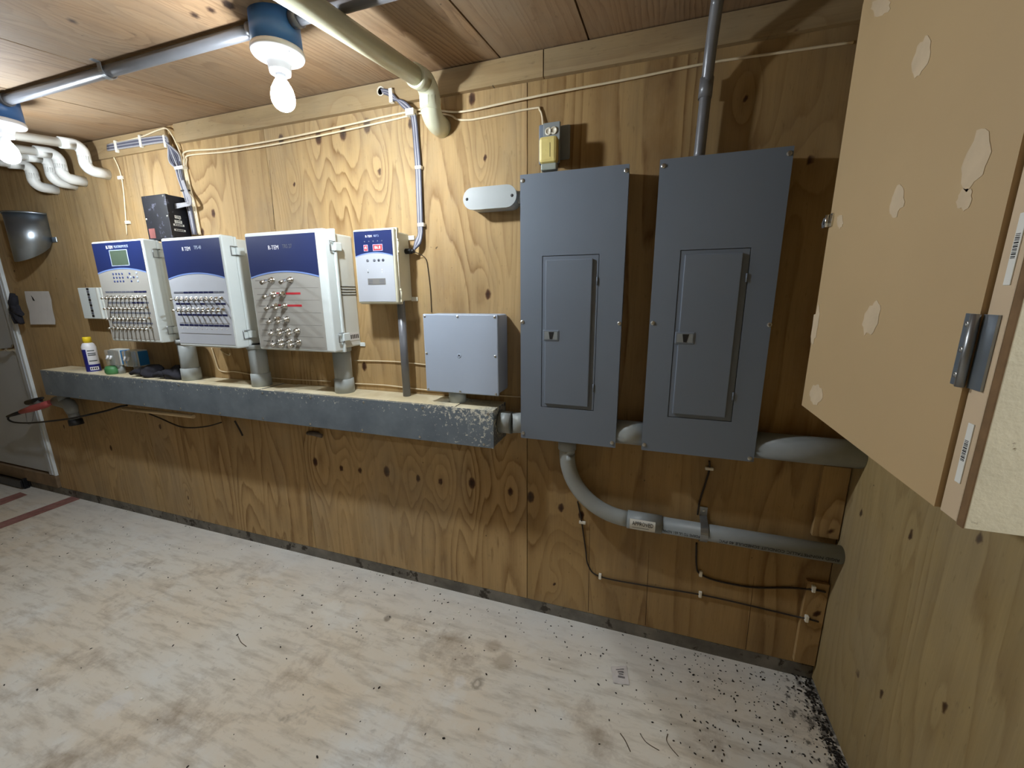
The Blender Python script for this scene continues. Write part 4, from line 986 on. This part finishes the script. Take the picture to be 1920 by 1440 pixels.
# ------------------------------------------------------------------ things on the wireway
cp = P(176, 689, -0.075)
t = thing('spray_can', 'blue and white spray can with a yellow cap standing on the wireway', 'spray can', (-3.135, -0.085, GZ1))
x, y, z = -3.135, -0.085, GZ1 + 0.0012
b = B(); b.lathe((x, y, z), [(0.030, 0.0), (0.0325, 0.003), (0.0325, 0.148), (0.026, 0.166), (0.020, 0.172), (0.0, 0.172)], 24); obj('body', b, 'can_white', t)
def canwrap(a0, a1, z0, z1, mat, name='label', rr=0.0329):
    q = B(); n = 40; vs = []
    for i in range(n + 1):
        a = a0 + (a1 - a0) * i / n; vs += [(x + rr * math.sin(a), y - rr * math.cos(a), z + z0), (x + rr * math.sin(a), y - rr * math.cos(a), z + z1)]
    q.add(vs, [(2 * i, 2 * i + 2, 2 * i + 3, 2 * i + 1) for i in range(n)], True); return obj(name, q, mat, t)
canwrap(-3.14, 3.14, 0.004, 0.046, 'can_blue'); canwrap(-1.6, 0.62, 0.046, 0.135, 'can_blue')
canwrap(0.7, 1.9, 0.012, 0.032, 'can_white', 'white_patch', 0.0332)
for i in range(4): canwrap(0.8 + 0.24 * i, 0.95 + 0.24 * i, 0.016, 0.028, 'ink', 'print_mark', 0.0335)
for z_i, a1 in ((0.124, 1.75), (0.108, 1.9), (0.098, 1.85), (0.064, 1.9)): canwrap(0.8, a1, z_i, z_i + 0.006, 'ink_faint', 'print_line', 0.0333)
b = B(); b.lathe((x, y, z), [(0.0195, 0.1725), (0.0195, 0.200), (0.0175, 0.206), (0.0, 0.206)], 20); obj('cap', b, 'can_yellow', t)

def pump(x, y, label, green):
    t = thing('switch_unit', label, 'switch box', (x, y, GZ1), 'small switch units on the wireway')
    z = GZ1 + 0.0012
    b = B(); b.lathe((x + 0.02, y + 0.01, z), [(0.018, 0), (0.018, 0.05)], 16); obj('stem', b, 'pvc_grey', t)
    b = B(); b.box(x - 0.040, x + 0.050, y + 0.004, y + 0.056, z + 0.048, z + 0.140, 0.004); obj('box', b, 'enclosure_side', t)
    b = B(); b.box(x + 0.0505, x + 0.054, y + 0.006, y + 0.054, z + 0.055, z + 0.135, 0.001); obj('side_plate', b, 'box_blue', t)
    b = B(); b.box(x - 0.044, x + 0.044, y - 0.020, y + 0.003, z + 0.050, z + 0.138, 0.006); obj('clear_cover', b, 'clear_plastic', t)
    for s in (-0.015, 0.014):
        b = B(); b.tube([(x + s + 0.006, y - 0.022, z + 0.108), (x + s + 0.004, y - 0.026, z + 0.092), (x + s - 0.006, y - 0.026, z + 0.088)], 0.0055, 8); obj('lever', b, 'white_print', t)
    if green:
        b = B(); b.lathe((x - 0.012, y - 0.012, z), [(0.030, 0), (0.036, 0.010), (0.036, 0.032), (0.028, 0.046), (0, 0.046)], 18); obj('green_bowl', b, 'green_plastic', t)
    return t
pump(-2.918, -0.085, 'small clear-fronted switch unit with a green bowl beside the spray can', True)
pump(-2.765, -0.085, 'small clear-fronted switch unit beside the black gloves', False)

# bunched black gloves on the wireway
def blob(name, parent, c, size, seed, mat):
    rr = random.Random(seed); bm = bmesh.new(); bmesh.ops.create_icosphere(bm, subdivisions=3, radius=1)
    ph = [rr.uniform(0, 6) for _ in range(6)]
    for v in bm.verts:
        n = v.co.copy(); k = 1 + 0.18 * math.sin(4 * n.x + ph[0]) * math.cos(3 * n.y + ph[1]) + 0.14 * math.sin(6 * n.z + ph[2] + 3 * n.x)
        v.co = Vector((c[0] + n.x * size[0] * k, c[1] + n.y * size[1] * k, max(c[2] - size[2] * 0.62, c[2] + n.z * size[2] * k)))
    bm.verts.index_update(); b = B(); b.add([v.co[:] for v in bm.verts], [[v.index for v in f.verts] for f in bm.faces], True); bm.free()
    return obj(name, b, mat, parent)
def glove(label, c, seed):
    t = thing('glove', label, 'glove', (c[0], c[1], GZ1), 'black gloves on the wireway')
    blob('palm', t, (c[0], c[1], GZ1 + 0.025), (0.070, 0.045, 0.042), seed, 'black_cloth')
    for i in range(4):
        b = B(); a = -0.5 + 0.3 * i
        p0 = Vector((c[0] - 0.05, c[1] + 0.02 - 0.016 * i, GZ1 + 0.022)); p1 = p0 + Vector((-0.06 * math.cos(a), -0.03 * math.sin(a) - 0.01, -0.002)); b.tube([p0, (p0 + p1) / 2 + Vector((0, 0, 0.012)), p1], [0.014, 0.0135, 0.010], 8); obj('finger', b, 'black_cloth', t)
    return t
glove('black cloth glove bunched up beside the switch units', (-2.61, -0.080, 0), 3)
glove('black cloth glove crumpled against the first thick riser', (-2.415, -0.082, 0), 8)

# ------------------------------------------------------------------ left end of the wall
# galvanised hood
hx, hz1 = -3.54, 1.905; hr = 0.121
t = thing('vent_hood', 'curved galvanised metal hood fixed to the wall above the paper note', 'hood', (hx, 0, 1.64))
b = B(); n = 20; vs = []; fs = []
for i in range(n + 1):
    a = math.pi * i / n; ca, sa = math.cos(a), math.sin(a)
    zb_ = 1.755 - 0.125 * max(sa, 0.0) ** 0.6
    vs += [(hx + hr * ca, -0.001 - hr * 1.05 * sa, zb_), (hx + hr * ca, -0.001 - hr * 1.05 * sa, hz1)]
for i in range(n): fs.append((2 * i, 2 * i + 2, 2 * i + 3, 2 * i + 1))
b.add(vs, fs, True); b.add([vs[2 * i + 1] for i in range(n + 1)], [list(range(n + 1))]); hood = obj('shell', b, 'galvanized', t)
mod = hood.modifiers.new('solid', 'SOLIDIFY'); mod.thickness = 0.002; mod.offset = -1
b = B(); b.tube([(hx + (hr + 0.002) * math.cos(math.pi * i / n), -0.003 - (hr * 1.05 + 0.002) * math.sin(math.pi * i / n), hz1) for i in range(n + 1)], 0.005, 8); obj('top_bead', b, 'galvanized', t)
for s in (-1, 1):
    b = B(); b.box(hx + s * (hr + 0.001), hx + s * (hr + 0.045), -0.006, -0.0005, 1.745, 1.775, 0.002); obj('mounting_ear', b, 'galvanized', t)
# paper
a = [P(47, 546), P(94, 546), P(110, 608), P(64, 608)]
t = thing('paper_note', 'curled white sheet of paper pinned beside the door frame', 'paper', ((a[0].x + a[1].x) / 2, 0, a[2].z))
b = B(); nu, nv = 8, 8; vs = []
for j in range(nv + 1):
    for i in range(nu + 1):
        u, v = i / nu, j / nv; p = a[0].lerp(a[1], u).lerp(a[3].lerp(a[2], u), v)
        vs.append((p.x, -0.003 - 0.010 * v * v - 0.004 * abs(math.sin(5 * v + 2 * u)), p.z))
b.add(vs, [(j * (nu + 1) + i, j * (nu + 1) + i + 1, (j + 1) * (nu + 1) + i + 1, (j + 1) * (nu + 1) + i) for j in range(nv) for i in range(nu)], True)
sh = obj('sheet', b, 'paper', t)
b = B(); p = P(62, 560, -0.008); b.prism([(p.x - 0.012, -0.0085, p.z + 0.02), (p.x + 0.004, -0.0085, p.z + 0.004), (p.x + 0.014, -0.0085, p.z - 0.014), (p.x - 0.006, -0.0085, p.z - 0.012)], (0, 0.0006, 0)); obj('ink_mark', b, 'ink', t)
# black pull / glove on the trim
p = P(33, 580, -0.03)
t = thing('hanging_glove', 'dark work glove hanging on the white door trim', 'glove', (p.x, -0.02, p.z - 0.12))
blob('palm', t, (p.x, -0.045, p.z), (0.045, 0.02, 0.075), 5, 'black_cloth')
for (dx, dz, l) in ((0.05, 0.085, 0.10), (0.03, 0.10, 0.06), (0.075, -0.03, 0.07), (0.05, -0.09, 0.04), (-0.01, -0.09, 0.05)):
    b = B(); b.tube([(p.x, -0.045, p.z), (p.x + dx * 0.6, -0.047, p.z + dz * 0.6), (p.x + dx, -0.046, p.z + dz)], [0.022, 0.02, 0.013], 8); obj('finger', b, 'black_cloth', t)

# red-handled trouble light with its cord, hanging under the wireway end
t = thing('work_lamp', 'red-handled hook lamp with a black cord hanging below the wireway end', 'lamp', P(60, 768, -0.10))
Y = -0.10
b = B(); b.tube([P(40, 772, Y), P(60, 766, Y), P(84, 759, Y), P(95, 754, Y)], [0.015, 0.022, 0.022, 0.016], 12); obj('handle', b, 'red_handle', t)
b = B(); b.tube([P(14, 781, Y), P(26, 777, Y), P(39, 773, Y)], [0.008, 0.012, 0.013], 10); obj('cord_grip', b, 'black_plastic', t)
b = B(); b.tube([P(16, 781, Y), P(16, 787, Y), P(28, 792, Y), P(55, 793, Y), P(90, 790, -0.11), P(130, 785, -0.125), P(165, 778, -0.11), P(200, 770, -0.07), P(222, 763, -0.045), P(238, 760, -0.031)], 0.0055, 8, smooth_path=6); obj('cord', b, 'black_plastic', t)
b = B(); b.tube([P(48, 774, Y), P(51, 792, Y), P(56, 796, Y), P(60, 790, Y), P(64, 772, Y)], 0.002, 6, smooth_path=4); obj('hook', b, 'zinc', t)
b = B(); b.tube([P(51, 755, Y), P(66, 752, Y), P(80, 746, Y)], [0.016, 0.02, 0.008], 8); obj('guard', b, 'black_plastic', t)
b = B(); b.tube([P(60, 758, Y), P(76, 752, Y)], 0.014, 8); obj('reflector', b, 'zinc', t)
# grey pipe elbow under the wireway
t = thing('pipe_elbow', 'grey pipe elbow under the left end of the wireway', 'pipe fitting', P(136, 795, -0.07))
Y = -0.07
b = B(); b.tube([P(106, 752, Y), P(118, 755, Y), P(128, 757, Y), P(133, 764, Y), P(137, 775, Y)], [0.032, 0.033, 0.036, 0.034, 0.028], 14); obj('elbow', b, 'pvc_grey_dark', t)
b = B(); e_ = P(122, 756, Y); b.tube([e_, Vector((e_.x, e_.y, GZ0 + 0.001))], 0.028, 14); obj('nipple', b, 'pvc_grey_dark', t)
b = B(); b.tube([P(136, 772, Y), P(141, 786, Y)], 0.027, 14); obj('pipe', b, 'pvc_grey_dark', t)
b = B(); b.tube([P(141, 786, Y), P(144, 796, Y)], [0.034, 0.036], 14); obj('end_cap', b, 'black_plastic', t)
# rod, stick and wire under the wireway
a, c = P(231, 766, -0.05), P(363, 781, -0.05)
b = B(); b.tube([a, c], 0.011, 10); one('wooden_stick', b, 'stick_wood', 'pale round stick lying beneath the wireway', 'stick', a)
b = B(); b.box(GX0 + 0.05, -1.62, -0.028, -0.0005, GZ0 - 0.045, GZ0 - 0.006, 0.002)
one('wall_batten', b, 'lumber', 'narrow wooden batten on the wall directly beneath the wireway', 'batten', (-2.5, 0, GZ0 - 0.045))
cable('cable', [P(280, 776, -0.03), P(300, 784, -0.03), P(335, 799, -0.02), P(360, 802, -0.02), P(390, 799, -0.03), P(415, 792, -0.034)], 0.004, 'cable_dark', 'dark slack cable sagging below the wireway', 6)
cable('cable', [P(440, 789, -0.034), P(448, 803, -0.03), P(455, 817, -0.03)], 0.005, 'cable_dark', 'short dark cable end sticking down beneath the wireway', 6)
p = P(601, 818, 0)
b = B(); b.tube([P(577, 812, -0.006), P(590, 813, -0.012), P(604, 818, -0.006)], [0.010, 0.013, 0.010], 8); one('wood_block', b, 'rust_pipe', 'small rusty bracket on the wall beneath the wireway', 'bracket', p)

# black tray on the floor
p0, p1 = PZ(57, 918), PZ(49, 884, 0.06)
t = thing('floor_tray', 'low black plastic tray on the floor by the door', 'tray', (-4.2, -0.3, 0))
q1 = PZ(57, 914); x1_, y0_ = q1.x, q1.y
b = B(); xa, xb, ya, yb2, hh = x1_ - 0.62, x1_, y0_, min(y0_ + 0.34, -0.04), 0.075
b.box(xa, xb, ya, yb2, 0.0005, 0.012); b.box(xa, xb, ya, ya + 0.014, 0.012, hh, 0.004); b.box(xa, xb, yb2 - 0.014, yb2, 0.012, hh, 0.004)
b.box(xa, xa + 0.014, ya, yb2, 0.012, hh, 0.004); b.box(xb - 0.014, xb, ya, yb2, 0.012, hh, 0.004); obj('shell', b, 'tray_black', t)
b = B(); b.box(xa - 0.006, xb + 0.006, ya - 0.006, ya + 0.016, hh, hh + 0.006, 0.002); b.box(xb - 0.016, xb + 0.006, ya - 0.006, yb2, hh, hh + 0.006, 0.002); obj('rim', b, 'tray_black', t)

# ------------------------------------------------------------------ tan cabinet on the right wall
XB = 0.350
kf, kn, ke = XB * 3.152, XB * 1.729, XB * 1.646
yf_, yn_, ye_ = CAM[1] + kf, CAM[1] + kn, CAM[1] + ke
zb, zt = CAM[2] - 0.757 * XB, 2.0
t = thing('wall_cabinet', 'tan hardboard cabinet with a hinged door on the right wall', 'cabinet', (0.5, (yf_ + ye_) / 2, zb))
b = B(); b.box(XB + 0.016, XR - 0.0005, yf_ + -0.0, yf_ - 0.018, zb, zt); b.box(XB + 0.016, XR - 0.0005, ye_ + 0.012, yf_ - 0.018, zb, zb + 0.016); b.box(XB + 0.016, XR - 0.0005, ye_ + 0.012, yf_ - 0.018, zt - 0.016, zt)
obj('carcass', b, 'mdf_tan', t)
# door board with a clipped top corner
pts = [(XB, yn_ + 0.004, zb), (XB, yf_, zb), (XB, yf_, zt - 0.03), (XB, yf_ - 0.012, zt), (XB, yn_ + 0.004, zt)]
b = B(); b.prism(pts, (0.014, 0, 0)); dr = obj('door', b, 'mdf_tan', t)
b = B(); b.box(XB + 0.004, XB + 0.045, ye_ + 0.0, yn_ + 0.001, zb - 0.002, zt, 0.0015); sti = obj('stile', b, 'pine_strip', t)
b = B(); b.box(XB + 0.006, XR - 0.0005, ye_ - 0.010, ye_ - 0.001, zb - 0.004, zt, 0.001); fr = obj('front_panel', b, 'cream_board', t)
b = B(); b.box(XB + 0.0045, XB + 0.0062, ye_ - 0.0098, ye_ - 0.0005, zb - 0.004, zt); obj('panel_edge', b, 'osb_edge', t)
def patch(cx, cy, pts, seed):
    rr = random.Random(seed); poly = []
    n = 22
    for i in range(n):
        a = 2 * math.pi * i / n; k = rr.uniform(0.78, 1.12)
        poly.append(PX(cx + pts[0] * k * math.cos(a) + pts[2] * math.sin(a), cy + pts[1] * k * math.sin(a), XB - 0.0006))
    q = B(); q.prism(poly, (0.0008, 0, 0)); obj('filler_patch', q, 'mdf_patch', dr)
for i, (cx, cy, s) in enumerate(((1727, 108, (15, 38, -10)), (1652, 10, (18, 22, -5)), (1682, 378, (13, 30, -7)), (1634, 598, (15, 33, -8)), (1830, 300, (26, 56, -14)), (1808, 372, (14, 22, -4)),
                                 (1530, 740, (12, 20, 0)), (1528, 612, (6, 38, -6)), (1575, 415, (6, 14, 0)))):
    patch(cx, cy, s, i)
# hinge
hz = PX(1830, 660, XB).z; hh = 0.042
yh = yn_ + 0.003
b = B(); b.box(XB - 0.002, XB, yh + 0.004, yh + 0.020, hz - hh, hz + hh); hg = obj('hinge', b, 'galvanized', t)
b = B(); b.box(XB + 0.001, XB + 0.004, yh - 0.024, yh - 0.003, hz - hh, hz + hh); obj('hinge_leaf', b, 'galvanized', hg)
b = B(); b.tube([(XB - 0.004, yh, hz - hh), (XB - 0.004, yh, hz + hh)], 0.0045, 12); obj('hinge_knuckle', b, 'zinc', hg)
for dz in (-0.03, 0.0, 0.03):
    b = B(); b.lathe((XB - 0.002, yh + 0.014, hz + dz), [(0.0038, 0), (0.0034, -0.001), (0.0015, -0.001), (0, -0.0004)], 10, 'X'); obj('screw', b, 'screw_metal', hg)
# hasp at the far edge
p = PX(1556, 415, XB)
b = B(); b.prism([(XB - 0.003, yf_ - 0.020, p.z - 0.012), (XB - 0.003, yf_ - 0.020, p.z + 0.014), (XB - 0.003, yf_ + 0.004, p.z + 0.013), (XB - 0.003, yf_ + 0.004, p.z - 0.012)], (0.0025, 0, 0))
hs = obj('hasp', b, 'chrome', t)
b = B(); b.prism([(XB - 0.004, yf_ + 0.002, p.z - 0.010), (XB - 0.004, yf_ + 0.002, p.z + 0.012), (XB - 0.004, yf_ + 0.026, p.z + 0.010), (XB - 0.004, yf_ + 0.034, p.z), (XB - 0.004, yf_ + 0.028, p.z - 0.010)], (0.002, 0, 0)); obj('hasp_plate', b, 'zinc', hs)
b = B(); b.box(XB - 0.0048, XB - 0.0038, yf_ + 0.014, yf_ + 0.022, p.z - 0.004, p.z + 0.004); obj('hasp_slot', b, 'ink', hs)
b = B(); b.tube([(XB - 0.006, yf_ - 0.002, p.z - 0.012), (XB - 0.006, yf_ - 0.002, p.z + 0.013)], 0.004, 8); obj('hasp_pin', b, 'chrome', hs)
# bar-code stickers on the stile
for (za, zb2) in ((PX(1810, 792, XB).z, PX(1790, 905, XB).z), (PX(1905, 400, XB).z, PX(1885, 535, XB).z)):
    ya, yb3 = ye_ + 0.007, ye_ + 0.0165
    b = B(); b.box(XB + 0.0028, XB + 0.0042, ya, yb3, zb2, za, 0.0006); stk = obj('barcode_sticker', b, 'white_label', t)
    b = B(); zc0 = za - (za - zb2) * 0.28; i = 0; rr = random.Random(4); z = zc0
    while z > za - (za - zb2) * 0.62:
        w = rr.choice((0.0006, 0.001, 0.0015)); b.box(XB + 0.0024, XB + 0.0030, ya + 0.002, yb3 - 0.002, z - w, z); z -= w + rr.choice((0.0007, 0.0012))
    obj('barcode', b, 'ink', stk)

# ------------------------------------------------------------------ floor litter
p = PZ(1162, 1264)
t = thing('paper_packet', 'crumpled white packet lying on the concrete floor', 'packet', (p.x, p.y, 0))
co = [PZ(1146, 1249, 0.004), PZ(1175, 1248, 0.004), PZ(1180, 1284, 0.004), PZ(1150, 1280, 0.004)]
b = B(); nu, nv = 6, 6; vs = []
for lay in (0, 1):
    for j in range(nv + 1):
        for i in range(nu + 1):
            u, v = i / nu, j / nv; q = co[0].lerp(co[1], u).lerp(co[3].lerp(co[2], u), v)
            vs.append((q.x, q.y, 0.0008 if lay == 0 else 0.003 + 0.005 * math.sin(math.pi * u) * math.sin(math.pi * v) + 0.0015 * math.sin(9 * u + 7 * v)))
m_ = (nu + 1) * (nv + 1)
fs = [(m_ * l + j * (nu + 1) + i, m_ * l + j * (nu + 1) + i + 1, m_ * l + (j + 1) * (nu + 1) + i + 1, m_ * l + (j + 1) * (nu + 1) + i) for l in (0, 1) for j in range(nv) for i in range(nu)]
b.add(vs, fs, True); obj('wrapper', b, 'packet', t)
b = B(); q = [co[0].lerp(co[1], u).lerp(co[3].lerp(co[2], u), v) for u, v in ((0.25, 0.2), (0.75, 0.2), (0.8, 0.8), (0.3, 0.8))]
def pk(u, v):
    w_ = co[0].lerp(co[1], u).lerp(co[3].lerp(co[2], u), v); return (w_.x, w_.y, 0.0038 + 0.005 * math.sin(math.pi * u) * math.sin(math.pi * v) + 0.0015 * math.sin(9 * u + 7 * v))
b = B()
for (u0, u1, v0, v1) in ((0.28, 0.78, 0.20, 0.26), (0.36, 0.74, 0.36, 0.44), (0.40, 0.70, 0.50, 0.56), (0.34, 0.78, 0.62, 0.72)):
    g_ = [pk(u0 + (u1 - u0) * i / 5, v) for v in (v0, v1) for i in range(6)]; b.add(g_, [(i, i + 1, i + 7, i + 6) for i in range(5)])
obj('print_patch', b, 'packet_ink', t)

def twig(pts, label, r=0.0012):
    b = B(); b.tube([PZ(x, y, 0.0018) for x, y in pts], r, 6, smooth_path=4); q = PZ(*pts[0])
    one('twig', b, 'twig', label, 'twig', (q.x, q.y, 0), 'twigs on the floor')
twig([(1163, 1375), (1172, 1388), (1182, 1409)], 'short dark twig on the floor below the packet', 0.0016)
twig([(1200, 1375), (1212, 1392), (1236, 1407)], 'curved thin pale twig on the floor below the packet')
twig([(1252, 1376), (1250, 1388), (1258, 1402), (1272, 1418)], 'crooked twig on the floor toward the right wall')
twig([(446, 1192), (452, 1204), (462, 1212)], 'tiny bent stalk alone on the open floor')
for px, py, s in ((838, 1159, .006), (860, 1148, .006), (842, 1170, .005), (238, 1290, .008), (265, 1311, .007)):
    q = PZ(px, py); b = B(); bm = bmesh.new(); bmesh.ops.create_icosphere(bm, subdivisions=1, radius=1)
    b.add([(q.x + v.co.x * s, q.y + v.co.y * s * 0.8, max(0.0002, 0.002 + v.co.z * 0.003)) for v in bm.verts], [[v.index for v in f.verts] for f in bm.faces]); bm.free()
    one('stone_chip', b, 'stone_chip', 'small whitish chip on the floor ' + ('near the wall below the wireway end' if px > 600 else 'in the open left of the stalk'), 'chip', (q.x, q.y, 0), 'white chips on the floor')
# droppings: uncountable crumbs, thick in the right corner
b = B(); rr = random.Random(12); cnt = 0
ico = bmesh.new(); bmesh.ops.create_icosphere(ico, subdivisions=1, radius=1); ico.verts.index_update()
iv = [v.co.copy() for v in ico.verts]; fi = [[v.index for v in f.verts] for f in ico.faces]; ico.free()
def crumb(x, y, s, el):
    a = rr.uniform(0, math.pi); ca, sa = math.cos(a), math.sin(a)
    vs = []
    for v in iv:
        vx, vy = v.x * s * el, v.y * s; vs.append((x + vx * ca - vy * sa, y + vx * sa + vy * ca, max(0.0002, s * 0.7 + v.z * s * 0.8)))
    b.add(vs, fi)
for _ in range(5200):
    x = rr.uniform(-3.6, XR - 0.01); y = -abs(rr.gauss(0, 0.42)) - 0.012
    if y < -1.3: continue
    dr_ = XR - x; pr = 0.05 + 0.95 * math.exp(-(dr_ / 0.42) ** 2) + 0.16 * math.exp(-(-y / 0.22) ** 2) * math.exp(-((x + 0.2) / 1.1) ** 2)
    if rr.random() > pr: continue
    crumb(x, y, rr.choice((0.0011, 0.0016, 0.002, 0.0025)), rr.uniform(1.2, 2.6))
for _ in range(700):       # grime in the right corner
    y = -rr.uniform(0.0, 0.95); crumb(XR - abs(rr.gauss(0, 0.022)) - 0.004, y, rr.choice((0.0015, 0.0025, 0.0035)), rr.uniform(1, 2))
for px, py in ((1302, 1352), (1122, 1284), (1232, 1239), (740, 1117), (880, 1196), (948, 1194), (1428, 1370), (1300, 1266), (1430, 1275), (567, 1117), (584, 1175), (832, 1385), (595, 1420), (70, 1294), (445, 1191), (711, 1290), (912, 1265)):
    q = PZ(px, py); crumb(q.x, q.y, 0.0032, 1.9)
tag(obj('droppings', b, 'debris', None, (0, -0.3, 0)), 'dark crumbs and droppings scattered over the concrete floor', 'debris', kind='stuff')
